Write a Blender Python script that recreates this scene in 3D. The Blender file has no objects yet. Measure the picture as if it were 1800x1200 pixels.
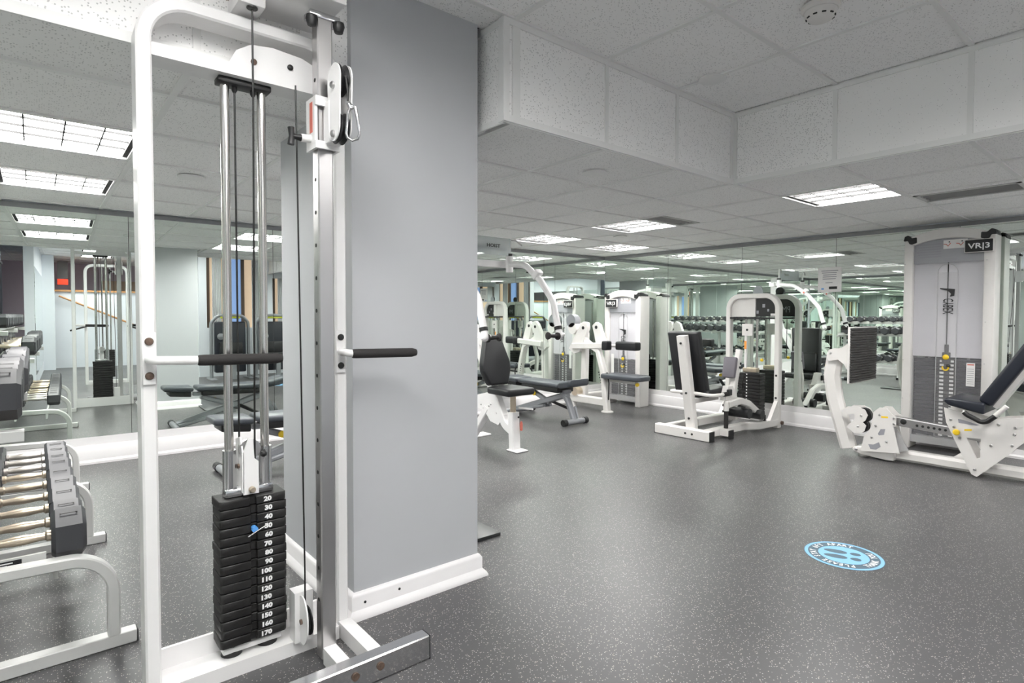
import bpy, bmesh, math, random
from mathutils import Vector, Matrix
random.seed(7)
PI = math.pi
sc = bpy.context.scene
COL = sc.collection

# ------------------------------------------------------------------ camera
FPX, PITCH, YAW, ROLL, CH, CY = 1014.023, .030, .8783, .002, 1.1941, 585.3994
FW = Vector((math.cos(YAW)*math.cos(PITCH), math.sin(YAW)*math.cos(PITCH), -math.sin(PITCH)))
R0 = Vector((math.sin(YAW), -math.cos(YAW), 0)); U0 = R0.cross(FW)
RT = math.cos(ROLL)*R0 + math.sin(ROLL)*U0
UP = -math.sin(ROLL)*R0 + math.cos(ROLL)*U0
cd = bpy.data.cameras.new('camera'); cam = bpy.data.objects.new('camera', cd); COL.objects.link(cam)
cd.sensor_width = 36; cd.lens = FPX*36/1800; cd.shift_y = (CY-600)/1800; cd.clip_start = .02
cam.matrix_world = Matrix(((RT.x, UP.x, -FW.x, 0), (RT.y, UP.y, -FW.y, 0), (RT.z, UP.z, -FW.z, CH), (0, 0, 0, 1)))
sc.camera = cam
# ------------------------------------------------------------------ world, exposure
w = bpy.data.worlds.new('world'); sc.world = w; w.use_nodes = True
w.node_tree.nodes['Background'].inputs[0].default_value = (.8, .85, .95, 1)
w.node_tree.nodes['Background'].inputs[1].default_value = .35
sc.view_settings.view_transform = 'Standard'; sc.view_settings.look = 'None'
sc.view_settings.gamma = 1; sc.view_settings.use_curve_mapping = False
sc.view_settings.exposure = 1.2
LAMP = 16.0            # radiance of the ceiling troffers
try:
    sc.cycles.max_bounces = 14; sc.cycles.glossy_bounces = 9; sc.cycles.diffuse_bounces = 7
    sc.cycles.transparent_max_bounces = 12; sc.cycles.sample_clamp_indirect = 6
except Exception: pass

def at(x, y, ax, val):
    """point of the room seen at a place of the photograph, on the plane axis = val"""
    d = FW + RT*((x-900)/FPX) - UP*((y-CY)/FPX)
    i = 'XYZ'.index(ax); c = Vector((0, 0, CH)); t = (val-c[i])/d[i]
    return c + d*t

# ------------------------------------------------------------------ materials
MT = {}
def mat(name, col, rough=.5, metal=0., spec=.5, var=.06, vscale=12., bump=0., bscale=200., alpha=None, emit=None, coat=0.):
    m = bpy.data.materials.new(name); m.use_nodes = True; nt = m.node_tree; N = nt.nodes; L = nt.links
    b = N['Principled BSDF']
    tc = N.new('ShaderNodeTexCoord'); nz = N.new('ShaderNodeTexNoise'); nz.inputs['Scale'].default_value = vscale
    nz.inputs['Detail'].default_value = 3
    L.new(tc.outputs['Object'], nz.inputs['Vector'])
    mx = N.new('ShaderNodeMix'); mx.data_type = 'RGBA'
    c = Vector(col[:3]); lo = c*(1-var); hi = c*(1+var)
    mx.inputs[6].default_value = (*lo, 1); mx.inputs[7].default_value = (min(hi[0], 1), min(hi[1], 1), min(hi[2], 1), 1)
    L.new(nz.outputs['Fac'], mx.inputs[0]); L.new(mx.outputs[2], b.inputs['Base Color'])
    b.inputs['Roughness'].default_value = rough; b.inputs['Metallic'].default_value = metal
    b.inputs['Specular IOR Level'].default_value = spec; b.inputs['Coat Weight'].default_value = coat
    if bump:
        n2 = N.new('ShaderNodeTexNoise'); n2.inputs['Scale'].default_value = bscale
        L.new(tc.outputs['Object'], n2.inputs['Vector'])
        bp = N.new('ShaderNodeBump'); bp.inputs['Strength'].default_value = bump; bp.inputs['Distance'].default_value = .002
        L.new(n2.outputs['Fac'], bp.inputs['Height']); L.new(bp.outputs['Normal'], b.inputs['Normal'])
    if alpha is not None: b.inputs['Alpha'].default_value = alpha
    if emit:
        b.inputs['Emission Color'].default_value = (*emit[:3], 1); b.inputs['Emission Strength'].default_value = emit[3]
    MT[name] = m; return m

mat('white_paint', (.80, .79, .79), .35, var=.03)
mat('cream_paint', (.72, .70, .68), .38, var=.04)
mat('grey_paint', (.30, .31, .33), .35, metal=.3, var=.05)
mat('rack_paint', (.60, .60, .59), .4, metal=.15, var=.08, vscale=5)
mat('chrome', (.62, .62, .63), .16, metal=1, var=.12, vscale=4)
mat('brushed_steel', (.53, .52, .52), .32, metal=1, var=.18, vscale=3)
mat('steel_rod', (.66, .64, .62), .2, metal=1, var=.1, vscale=3)
mat('black_vinyl', (.010, .0105, .0125), .45, bump=.15, bscale=400)
mat('charcoal_vinyl', (.055, .062, .074), .40, bump=.15, bscale=400)
mat('navy_vinyl', (.013, .016, .025), .36, bump=.1, bscale=400)
mat('foam_grip', (.020, .018, .018), .75, bump=.4, bscale=300)
mat('black_plastic', (.012, .012, .013), .4)
mat('black_cable', (.01, .01, .01), .45)
mat('stack_iron', (.011, .0105, .0105), .45, var=.5, vscale=20, bump=.3, bscale=150)
mat('hex_rubber', (.045, .046, .052), .42, var=.15, vscale=9)
mat('gold_steel', (.62, .53, .42), .36, metal=.9, var=.15, vscale=30)
mat('pale_steel', (.62, .58, .55), .34, metal=.9, var=.15, vscale=30)
mat('rust_bolt', (.16, .11, .085), .5, metal=.5, var=.4, vscale=200)
mat('dark_bolt', (.03, .03, .03), .4, metal=.5)
mat('pillar_paint', (.475, .485, .505), .55, var=.02, vscale=3)
mat('wall_paint', (.74, .77, .82), .6, var=.02, vscale=3)
mat('purple_paint', (.58, .51, .58), .6, var=.05)
mat('base_white', (.80, .785, .79), .4, var=.03)
mat('grid_white', (.80, .80, .79), .5, var=.03)
mat('alu_trim', (.27, .275, .285), .4, metal=.3, var=.05)
mat('label_white', (.82, .81, .80), .5)
mat('ink_black', (.012, .012, .013), .5)
mat('print_grey', (.30, .30, .33), .5)
mat('print_white', (.85, .85, .85), .5)
mat('red_print', (.62, .16, .12), .5)
mat('yellow', (.85, .58, .02), .35)
mat('lime', (.45, .48, .04), .4)
mat('orange', (.85, .33, .06), .5)
mat('blue_plastic', (.10, .33, .75), .35)
mat('sky_blue', (.24, .52, .84), .5, var=.03)
mat('deep_blue', (.075, .125, .17), .5, var=.05)
mat('placard_grey', (.33, .335, .36), .4)
mat('frost', (.55, .60, .62), .3, alpha=.45)
mat('smoke_panel', (.60, .60, .64), .2, alpha=.13, spec=.5)
mat('clear_panel', (.75, .75, .77), .12, alpha=.12, spec=.5)
mat('tower_backlight_tint', (.70, .69, .72), .5)
mat('silver_panel', (.50, .50, .505), .35, metal=.25)
mat('rib_rubber', (.032, .030, .029), .6)
mat('towel', (.17, .16, .18), .9, bump=.5, bscale=200)
mat('wood', (.50, .26, .11), .45, var=.2, vscale=6)
mat('brown', (.10, .065, .045), .5)
mat('curtain', (.62, .63, .65), .8)
mat('tan_outside', (.45, .34, .25), .8, emit=(.62, .45, .33, .38))
mat('blue_outside', (.12, .18, .32), .8, emit=(.20, .30, .55, .45))
mat('red_sign', (.7, .03, .02), .5, emit=(1, .05, .02, .8))
mat('vent_grey', (.28, .28, .275), .5)
mat('vent_light', (.52, .52, .51), .5)
mat('vent_dark', (.015, .015, .015), .8)
mat('plenum', (.02, .02, .02), .9)
mat('mat_rubber', (.025, .027, .028), .3, var=.2)
mat('skin_tan', (.48, .36, .26), .6)
mat('leaf', (.10, .17, .09), .7)

def mirror_mat():
    m = bpy.data.materials.new('mirror_glass'); m.use_nodes = True; nt = m.node_tree
    b = nt.nodes['Principled BSDF']
    tc = nt.nodes.new('ShaderNodeTexCoord'); nz = nt.nodes.new('ShaderNodeTexNoise'); nz.inputs['Scale'].default_value = 1.2
    mx = nt.nodes.new('ShaderNodeMix'); mx.data_type = 'RGBA'
    mx.inputs[6].default_value = (.855, .925, .875, 1); mx.inputs[7].default_value = (.875, .935, .89, 1)
    nt.links.new(tc.outputs['Object'], nz.inputs['Vector']); nt.links.new(nz.outputs['Fac'], mx.inputs[0])
    nt.links.new(mx.outputs[2], b.inputs['Base Color'])
    b.inputs['Metallic'].default_value = 1; b.inputs['Roughness'].default_value = 0
    MT['mirror_glass'] = m
mirror_mat()

def floor_mat():
    m = bpy.data.materials.new('speckled_rubber'); m.use_nodes = True; nt = m.node_tree; N = nt.nodes; L = nt.links
    b = N['Principled BSDF']; tc = N.new('ShaderNodeTexCoord')
    vo = N.new('ShaderNodeTexVoronoi'); vo.inputs['Scale'].default_value = 190
    L.new(tc.outputs['Object'], vo.inputs['Vector'])
    sep = N.new('ShaderNodeSeparateColor'); L.new(vo.outputs['Color'], sep.inputs[0])
    gt = N.new('ShaderNodeMath'); gt.operation = 'GREATER_THAN'; gt.inputs[1].default_value = .80
    L.new(sep.outputs[0], gt.inputs[0])
    lt = N.new('ShaderNodeMath'); lt.operation = 'LESS_THAN'; lt.inputs[1].default_value = .36
    L.new(vo.outputs['Distance'], lt.inputs[0])
    mu = N.new('ShaderNodeMath'); mu.operation = 'MULTIPLY'; L.new(gt.outputs[0], mu.inputs[0]); L.new(lt.outputs[0], mu.inputs[1])
    nz = N.new('ShaderNodeTexNoise'); nz.inputs['Scale'].default_value = 1.3; nz.inputs['Detail'].default_value = 4
    L.new(tc.outputs['Object'], nz.inputs['Vector'])
    b0 = N.new('ShaderNodeMix'); b0.data_type = 'RGBA'
    b0.inputs[6].default_value = (.055, .055, .058, 1); b0.inputs[7].default_value = (.088, .086, .089, 1)
    L.new(nz.outputs['Fac'], b0.inputs[0])
    sp = N.new('ShaderNodeMix'); sp.data_type = 'RGBA'; sp.inputs[6].default_value = (.42, .42, .43, 1); sp.inputs[7].default_value = (.52, .47, .40, 1)
    L.new(sep.outputs[1], sp.inputs[0])
    fx = N.new('ShaderNodeMix'); fx.data_type = 'RGBA'
    L.new(mu.outputs[0], fx.inputs[0]); L.new(b0.outputs[2], fx.inputs[6]); L.new(sp.outputs[2], fx.inputs[7])
    L.new(fx.outputs[2], b.inputs['Base Color'])
    rr = N.new('ShaderNodeMapRange'); rr.inputs['To Min'].default_value = .30; rr.inputs['To Max'].default_value = .46
    L.new(nz.outputs['Fac'], rr.inputs['Value']); L.new(rr.outputs[0], b.inputs['Roughness'])
    b.inputs['Specular IOR Level'].default_value = .55
    n2 = N.new('ShaderNodeTexNoise'); n2.inputs['Scale'].default_value = 260
    L.new(tc.outputs['Object'], n2.inputs['Vector'])
    bp = N.new('ShaderNodeBump'); bp.inputs['Strength'].default_value = .12; bp.inputs['Distance'].default_value = .002
    L.new(n2.outputs['Fac'], bp.inputs['Height']); L.new(bp.outputs['Normal'], b.inputs['Normal'])
    MT['speckled_rubber'] = m
floor_mat()

def tile_mat():
    m = bpy.data.materials.new('acoustic_tile'); m.use_nodes = True; nt = m.node_tree; N = nt.nodes; L = nt.links
    b = N['Principled BSDF']; tc = N.new('ShaderNodeTexCoord'); oi = N.new('ShaderNodeObjectInfo')
    ad = N.new('ShaderNodeVectorMath'); ad.operation = 'ADD'
    sc_ = N.new('ShaderNodeVectorMath'); sc_.operation = 'SCALE'; sc_.inputs['Scale'].default_value = 37
    cx = N.new('ShaderNodeCombineXYZ'); L.new(oi.outputs['Random'], cx.inputs[0]); L.new(oi.outputs['Random'], cx.inputs[1])
    L.new(cx.outputs[0], sc_.inputs[0]); L.new(tc.outputs['Object'], ad.inputs[0]); L.new(sc_.outputs[0], ad.inputs[1])
    vo = N.new('ShaderNodeTexVoronoi'); vo.inputs['Scale'].default_value = 130; L.new(ad.outputs[0], vo.inputs['Vector'])
    sep = N.new('ShaderNodeSeparateColor'); L.new(vo.outputs['Color'], sep.inputs[0])
    gt = N.new('ShaderNodeMath'); gt.operation = 'GREATER_THAN'; gt.inputs[1].default_value = .66; L.new(sep.outputs[0], gt.inputs[0])
    lt = N.new('ShaderNodeMath'); lt.operation = 'LESS_THAN'; lt.inputs[1].default_value = .34; L.new(vo.outputs['Distance'], lt.inputs[0])
    mu = N.new('ShaderNodeMath'); mu.operation = 'MULTIPLY'; L.new(gt.outputs[0], mu.inputs[0]); L.new(lt.outputs[0], mu.inputs[1])
    fx = N.new('ShaderNodeMix'); fx.data_type = 'RGBA'
    fx.inputs[6].default_value = (.90, .895, .89, 1); fx.inputs[7].default_value = (.56, .56, .56, 1)
    L.new(mu.outputs[0], fx.inputs[0]); L.new(fx.outputs[2], b.inputs['Base Color'])
    b.inputs['Roughness'].default_value = .9; b.inputs['Specular IOR Level'].default_value = .1
    MT['acoustic_tile'] = m
tile_mat()

def lamp_mat(name, strength, col=(1, .985, .96)):
    m = bpy.data.materials.new(name); m.use_nodes = True; nt = m.node_tree
    b = nt.nodes['Principled BSDF']; b.inputs['Base Color'].default_value = (.9, .9, .9, 1)
    tc = nt.nodes.new('ShaderNodeTexCoord'); nz = nt.nodes.new('ShaderNodeTexNoise'); nz.inputs['Scale'].default_value = 3
    mr = nt.nodes.new('ShaderNodeMapRange'); mr.inputs['To Min'].default_value = strength*.96; mr.inputs['To Max'].default_value = strength*1.04
    nt.links.new(tc.outputs['Object'], nz.inputs['Vector']); nt.links.new(nz.outputs['Fac'], mr.inputs['Value'])
    b.inputs['Emission Color'].default_value = (*col, 1); nt.links.new(mr.outputs[0], b.inputs['Emission Strength'])
    MT[name] = m
lamp_mat('lamp_panel', LAMP)

# ------------------------------------------------------------------ mesh builder
OFF = {}
def V(*a): return Vector(a[0]) if len(a) == 1 else Vector(a)
def fillet(pts, r, n=6):
    pts = [V(p) for p in pts]; out = [pts[0]]
    for i in range(1, len(pts)-1):
        a, b, c = pts[i-1], pts[i], pts[i+1]
        u = (a-b); v = (c-b); lu, lv = u.length, v.length; u.normalize(); v.normalize()
        ang = u.angle(v)
        if ang > PI-.02: out.append(b); continue
        t = min(r/math.tan(ang/2), lu*.48, lv*.48); rr = t*math.tan(ang/2)
        p0 = b+u*t; p1 = b+v*t; cen = b+(u+v).normalized()*(rr/math.sin(ang/2))
        a0 = p0-cen; a1 = p1-cen; th = a0.angle(a1)
        for k in range(n+1):
            s = k/n
            out.append(cen + (a0*math.sin((1-s)*th) + a1*math.sin(s*th))/max(math.sin(th), 1e-6))
    out.append(pts[-1]); return out

class MB:
    def __init__(s): s.v = []; s.f = []
    def add(s, vs, fs):
        o = len(s.v); s.v += [V(v) for v in vs]; s.f += [tuple(i+o for i in f) for f in fs]; return s
    def box(s, a, b):
        x0, y0, z0 = a; x1, y1, z1 = b
        vs = [(x, y, z) for z in (z0, z1) for y in (y0, y1) for x in (x0, x1)]
        return s.add(vs, [(0, 2, 3, 1), (4, 5, 7, 6), (0, 1, 5, 4), (2, 6, 7, 3), (0, 4, 6, 2), (1, 3, 7, 5)])
    def bar(s, a, b, w, h, up=(0, 0, 1), ch=.0):
        return s.sweep([a, b], rect(w, h, ch), up)
    def sweep(s, pts, sec, nrm, cap=True):
        pts = [V(p) for p in pts]; nrm = V(nrm).normalized(); n = len(sec); o = len(s.v)
        for i, p in enumerate(pts):
            if i == 0: t = pts[1]-p
            elif i == len(pts)-1: t = p-pts[i-1]
            else: t = (pts[i+1]-p).normalized()+(p-pts[i-1]).normalized()
            t.normalize(); side = t.cross(nrm)
            if side.length < 1e-5: side = t.cross(V(1, 0, 0)) if abs(t.x) < .9 else t.cross(V(0, 1, 0))
            side.normalize(); up = side.cross(t)
            for (a, b) in sec: s.v.append(p+side*a+up*b)
        for i in range(len(pts)-1):
            for k in range(n):
                k2 = (k+1) % n
                s.f.append((o+i*n+k, o+i*n+k2, o+(i+1)*n+k2, o+(i+1)*n+k))
        if cap:
            s.f.append(tuple(o+k for k in reversed(range(n)))); s.f.append(tuple(o+(len(pts)-1)*n+k for k in range(n)))
        return s
    def tube(s, pts, r, n=12, fr=0, fn=6):
        if fr: pts = fillet(pts, fr, fn)
        pts = [V(p) for p in pts]; o = len(s.v)
        # rotation minimising frame
        t0 = (pts[1]-pts[0]).normalized(); up = V(0, 0, 1) if abs(t0.z) < .9 else V(1, 0, 0)
        side = t0.cross(up).normalized()
        rs = r if isinstance(r, (list, tuple)) else [r]*len(pts)
        for i, p in enumerate(pts):
            if i == 0: t = t0
            elif i == len(pts)-1: t = (p-pts[i-1]).normalized()
            else: t = ((pts[i+1]-p).normalized()+(p-pts[i-1]).normalized()).normalized()
            side = (side-t*side.dot(t)).normalized(); u2 = side.cross(t)
            for k in range(n):
                a = 2*PI*k/n; s.v.append(p+(side*math.cos(a)+u2*math.sin(a))*rs[i])
        for i in range(len(pts)-1):
            for k in range(n):
                k2 = (k+1) % n; s.f.append((o+i*n+k, o+i*n+k2, o+(i+1)*n+k2, o+(i+1)*n+k))
        s.f.append(tuple(o+k for k in reversed(range(n)))); s.f.append(tuple(o+(len(pts)-1)*n+k for k in range(n)))
        return s
    def cyl(s, a, b, r, n=16, r2=None):
        return s.tube([a, b], [r, r if r2 is None else r2], n)
    def lathe(s, a, d, prof, n=20):
        """prof: list of (radius, distance along d) from point a"""
        a = V(a); d = V(d).normalized()
        return s.tube([a+d*t for r, t in prof], [max(r, .0004) for r, t in prof], n)
    def ext(s, poly, vec):
        poly = [V(p) for p in poly]; vec = V(vec); n = len(poly); o = len(s.v)
        nn = V(0, 0, 0)
        for i in range(n): nn += poly[i].cross(poly[(i+1) % n])
        if nn.dot(vec) > 0: poly = poly[::-1]
        s.v += poly+[p+vec for p in poly]
        s.f.append(tuple(range(o, o+n))); s.f.append(tuple(o+n+k for k in reversed(range(n))))
        for k in range(n):
            k2 = (k+1) % n; s.f.append((o+k2, o+k, o+n+k, o+n+k2))
        return s
    def rbox(s, c, size, bev, seg=3, rot=None, taper=None):
        bm = bmesh.new(); bmesh.ops.create_cube(bm, size=1)
        for v in bm.verts:
            v.co = Vector((v.co.x*size[0], v.co.y*size[1], v.co.z*size[2]))
            if taper: v.co = taper(v.co)
        bmesh.ops.bevel(bm, geom=bm.edges[:], offset=bev, segments=seg, profile=.5, affect='EDGES')
        bm.verts.index_update()
        M = rot if rot is not None else Matrix.Identity(3)
        s.add([V(c)+M @ v.co for v in bm.verts], [tuple(v.index for v in f.verts) for f in bm.faces]); bm.free(); return s
    def pad(s, poly, vec, bev, seg=3):
        """cushion: planar outline extruded and rounded"""
        t = MB(); t.ext(poly, vec); bm = bmesh.new()
        vs = [bm.verts.new(v) for v in t.v]
        for f in t.f: bm.faces.new([vs[i] for i in f])
        bmesh.ops.recalc_face_normals(bm, faces=bm.faces[:])
        bmesh.ops.bevel(bm, geom=bm.edges[:], offset=bev, segments=seg, profile=.5, affect='EDGES', clamp_overlap=True)
        bm.verts.index_update()
        s.add([v.co.copy() for v in bm.verts], [tuple(v.index for v in f.verts) for f in bm.faces]); bm.free(); return s
    def sph(s, c, r, n=12, m=8):
        return s.lathe(V(c)-V(0, 0, r), (0, 0, 1), [(r*math.sin(PI*k/m), r-r*math.cos(PI*k/m)) for k in range(m+1)], n)
    def mesh(s, name, off):
        me = bpy.data.meshes.new(name); me.from_pydata([tuple(v-off) for v in s.v], [], s.f)
        bm = bmesh.new(); bm.from_mesh(me); bmesh.ops.recalc_face_normals(bm, faces=bm.faces[:]); bm.to_mesh(me); bm.free()
        me.polygons.foreach_set('use_smooth', [True]*len(me.polygons)); me.set_sharp_from_angle(angle=math.radians(38))
        return me
    def build(s, name, m, parent=None, loc=None):
        off = OFF[parent.name] if parent else (V(loc) if loc is not None else V(0, 0, 0))
        me = s.mesh(name, off); me.materials.append(MT[m])
        o = bpy.data.objects.new(name, me); COL.objects.link(o)
        if parent: o.parent = parent
        else: o.location = off
        OFF[o.name] = off.copy(); return o
def rect(w, h, c=0.):
    a, b = w/2, h/2
    if c <= 0: return [(-a, -b), (a, -b), (a, b), (-a, b)]
    return [(-a+c, -b), (a-c, -b), (a, -b+c), (a, b-c), (a-c, b), (-a+c, b), (-a, b-c), (-a, -b+c)]
def tag(o, label, cat, group=None):
    o['label'] = label; o['category'] = cat
    if group: o['group'] = group
    return o
def thing(name, label, cat, loc, group=None):
    o = bpy.data.objects.new(name, None); COL.objects.link(o); o.location = loc; o.empty_display_size = .1
    OFF[o.name] = V(loc); return tag(o, label, cat, group)
def struct(name, mb, m, loc=(0, 0, 0)):
    o = mb.build(name, m, None, loc); o['kind'] = 'structure'; return o
def link_copy(src, parent, loc=None, name=None):
    c = src.copy(); COL.objects.link(c); c.parent = parent
    if loc is not None: c.location = loc
    OFF[c.name] = OFF[parent.name].copy() if parent else V(c.location); return c
def copy_tree(o, parent=None):
    c = o.copy(); COL.objects.link(c); c.parent = parent
    for ch in list(o.children): copy_tree(ch, c)
    return c
def B(): return MB()

_tcache = {}
def text_geo(body, size, bold=0.):
    k = (body, size, bold)
    if k not in _tcache:
        cu = bpy.data.curves.new('lettering_curve', 'FONT'); cu.body = body; cu.size = size; cu.offset = bold; cu.resolution_u = 2
        ob = bpy.data.objects.new('lettering_tmp', cu); COL.objects.link(ob)
        me = bpy.data.meshes.new_from_object(ob)
        vs = [v.co.copy() for v in me.vertices]; fs = [tuple(p.vertices) for p in me.polygons]
        bpy.data.objects.remove(ob); bpy.data.curves.remove(cu); bpy.data.meshes.remove(me)
        _tcache[k] = (vs, fs)
    return _tcache[k]
def text(mb, body, size, org, right, up, lift=.0015, bold=0., center=False, sx=1.):
    vs, fs = text_geo(body, size, bold); right = V(right).normalized(); up = V(up).normalized(); n = right.cross(up); org = V(org)
    cx = 0
    if center and vs:
        xs = [v.x for v in vs]; cx = (min(xs)+max(xs))/2
    return mb.add([org+right*(v.x-cx)*sx+up*v.y+n*lift for v in vs], fs)
ORD = ['nearest', 'second', 'third', 'fourth', 'fifth', 'sixth', 'seventh', 'eighth', 'ninth', 'tenth', 'eleventh', 'twelfth']

# ------------------------------------------------------------------ room
XS, YS, ZH, ZL, XM, YSL = 3.481, 1.973, 2.490, 2.040, 6.383, 2.146
T = .61
def YM(x): return 5.708-.0185*x
XL, YF = -.62, -1.05
wn = V(.0185, 1, 0).normalized()        # outward normal of the back mirror wall

fl = struct('floor', B().box((-1.6, -7.2, -.06), (6.6, 6.0, 0)), 'speckled_rubber')

# walls (solid carriers behind the mirrors)
m = B(); m.ext([(XL-.2, YM(XL-.2)+.012, 0), (XM+.2, YM(XM+.2)+.012, 0), (XM+.2, YM(XM+.2)+.15, 0), (XL-.2, YM(XL-.2)+.15, 0)], (0, 0, ZL+.3))
wall_back = struct('wall_back', m, 'wall_paint')
wall_right = struct('wall_right', B().box((XM+.012, YF-.1, 0), (XM+.15, 5.75, ZL+.3)), 'wall_paint')
wall_left = struct('wall_left', B().box((XL-.15, -.9, 0), (XL-.012, 5.85, ZH+.2)), 'wall_paint')
ZB, ZT = .215, ZL-.038
def panel_row(wall, segs, fn):
    for a, b in segs:
        g = .0018
        m = B(); fn(m, a+g, b-g); m.build('mirror_panel', 'mirror_glass', wall)
def back_panel(m, a, b):
    m.ext([(a, YM(a), ZB), (b, YM(b), ZB), (b, YM(b), ZT), (a, YM(a), ZT)], wn*.006)
bs = [XL, .615, 1.76, 2.905, 4.05, 5.2, XM]
panel_row(wall_back, list(zip(bs[:-1], bs[1:])), back_panel)
def right_panel(m, a, b): m.box((XM, a, ZB), (XM+.006, b, ZT))
rs = [YF, -.62, .40, 1.43, 2.46, 3.49, 4.51, 5.588]
panel_row(wall_right, list(zip(rs[:-1], rs[1:])), right_panel)
def left_panel(m, a, b): m.box((XL-.006, a, ZB), (XL, b, ZT))
ls = [-.9, .2, 1.3, 2.4, 3.5, 4.6, 5.70]
panel_row(wall_left, list(zip(ls[:-1], ls[1:])), left_panel)
# thin dark seams between mirror panels
for s_ in bs[1:-1]:
    B().box((s_-.0018, YM(s_)+.0005, ZB), (s_+.0018, YM(s_)+.008, ZT)).build('mirror_seam', 'vent_dark', wall_back)
for s_ in rs[1:-1]:
    B().box((XM+.0005, s_-.0018, ZB), (XM+.008, s_+.0018, ZT)).build('mirror_seam', 'vent_dark', wall_right)
# head trims
def head(name, a, b, n):
    m = B(); m.ext([V(a), V(b), V(b)-V(n)*.022, V(a)-V(n)*.022], (0, 0, .036)); return struct(name, m, 'alu_trim')
head('trim_1', (XL, YM(XL)+.01, ZT), (XM+.01, YM(XM)+.01, ZT), wn)
head('trim_2', (XM+.01, YF, ZT), (XM+.01, 5.6, ZT), (1, 0, 0))
head('trim_3', (XL-.01, -.9, ZT), (XL-.01, 5.7, ZT), (-1, 0, 0))
# baseboards: ledge below the mirror, tall board and shoe moulding
def skirting(name, p0, p1, n, h=.148, top=ZB):
    n = V(n); d = (V(p1)-V(p0)).normalized()
    prof = [(0, 0), (.040, 0), (.040, .018), (.030, .028), (.026, .032), (.026, h-.012), (.018, h), (.012, h), (.012, top), (0, top)] if top else \
           [(0, 0), (.040, 0), (.038, .014), (.026, .030), (.022, .034), (.022, h-.012), (.012, h), (0, h)]
    m = B(); poly = [V(p0)-n*a+V(0, 0, b) for a, b in prof]; m.ext(poly, V(p1)-V(p0)); return struct(name, m, 'base_white')
skirting('baseboard_back', (XL, YM(XL)+.012, 0), (XM, YM(XM)+.012, 0), wn)
skirting('baseboard_right', (XM+.012, YF, 0), (XM+.012, 5.57, 0), (1, 0, 0))
skirting('baseboard_left', (XL-.012, -.9, 0), (XL-.012, 5.68, 0), (-1, 0, 0))

# pillar
PX0, PX1, PY0, PY1 = .954, 1.556, 2.122, 2.94
pil = struct('pillar', B().box((PX0, PY0, 0), (PX1, PY1, ZH+.05)), 'pillar_paint', (1.25, 2.5, 0))
def plinth():
    prof = [(0, 0), (.036, 0), (.036, .008), (.030, .020), (.017, .034), (.016, .036), (.016, .086), (.006, .100), (0, .102)]
    m = B(); ring = [(PX0, PY0, -1, -1), (PX1, PY0, 1, -1), (PX1, PY1, 1, 1), (PX0, PY1, -1, 1)]
    vs = []; fs = []; n = len(prof)
    for (x, y, sx, sy) in ring: vs += [(x+sx*a, y+sy*a, b) for a, b in prof]
    for i in range(4):
        j = (i+1) % 4
        for k in range(n-1): fs.append((i*n+k, j*n+k, j*n+k+1, i*n+k+1))
    m.add(vs, fs); return m
plinth().build('baseboard', 'base_white', pil)
for x, z in ((.993, .060), (1.145, .066)):
    B().cyl((x, PY0-.0175, z), (x, PY0-.015, z), .0055, 10).build('screw_hole', 'vent_dark', pil)

# ------------------------------------------------------------------ ceilings
def cell_x(i): return XS+T*i
def cell_y(j): return YS+T*j
low = struct('ceiling_low', B().add([(XL-.1, YSL+.03, ZL+.09), (1.63, YSL+.03, ZL+.09), (1.63, YS+.03, ZL+.09), (XS+.03, YS+.03, ZL+.09), (XM+.1, YS+.03, ZL+.09), (XM+.1, 5.9, ZL+.09), (XL-.1, 5.9, ZL+.09)], [tuple(range(7))])
             .add([(XS+.03, YF, ZL+.09), (XM+.1, YF, ZL+.09), (XM+.1, YS+.03, ZL+.09), (XS+.03, YS+.03, ZL+.09)], [(0, 1, 2, 3)]), 'plenum')
high = struct('ceiling_high', B().add([(-1.5, -7.1, ZH+.09), (XS+.1, -7.1, ZH+.09), (XS+.1, 3.2, ZH+.09), (-1.5, 3.2, ZH+.09)], [(0, 1, 2, 3)]), 'plenum')
# light cells: (i, j) on the low ceiling
LIGHTS_LOW = {
 (1, -1): 'square ceiling light in front of the long air vent, near the tall leg press tower',
 (1, 4): 'square ceiling light above the reclining bench by the back mirror',
 (1, 2): 'square ceiling light beside the short slotted vent in mid ceiling',
 (3, 4): 'square ceiling light closest to the mirrored corner of the room',
 (-6, 2): 'square ceiling light over the dumbbell rack, nearer the camera of the two',
 (-6, 4): 'square ceiling light over the dumbbell rack, next to the back mirror',
 (-3, 2): 'square ceiling light behind the grey pillar, seen in the back mirror',
 (-3, 4): 'square ceiling light behind the grey pillar, close to the back mirror',
 (1, -4): 'square low ceiling light between the windows and the leg press',
 (3, -4): 'square low ceiling light near the right mirror behind the camera'}
LIGHTS_HIGH = {
 (-5, -3): 'square light in the raised ceiling right above the cable column',
 (-6, -2): 'square light in the raised ceiling over the dumbbell end of the bay',
 (-3, -4): 'square light in the raised ceiling above the open floor behind the camera',
 (-5, -7): 'square light in the raised ceiling near the stair hall',
 (-5, -9): 'square light in the raised ceiling over the handrail wall',
 (-5, -11): 'square light in the raised ceiling deepest in the stair hall'}
VENTS = {(2, -2), (1, 1)}
tile_me = {}
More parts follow.
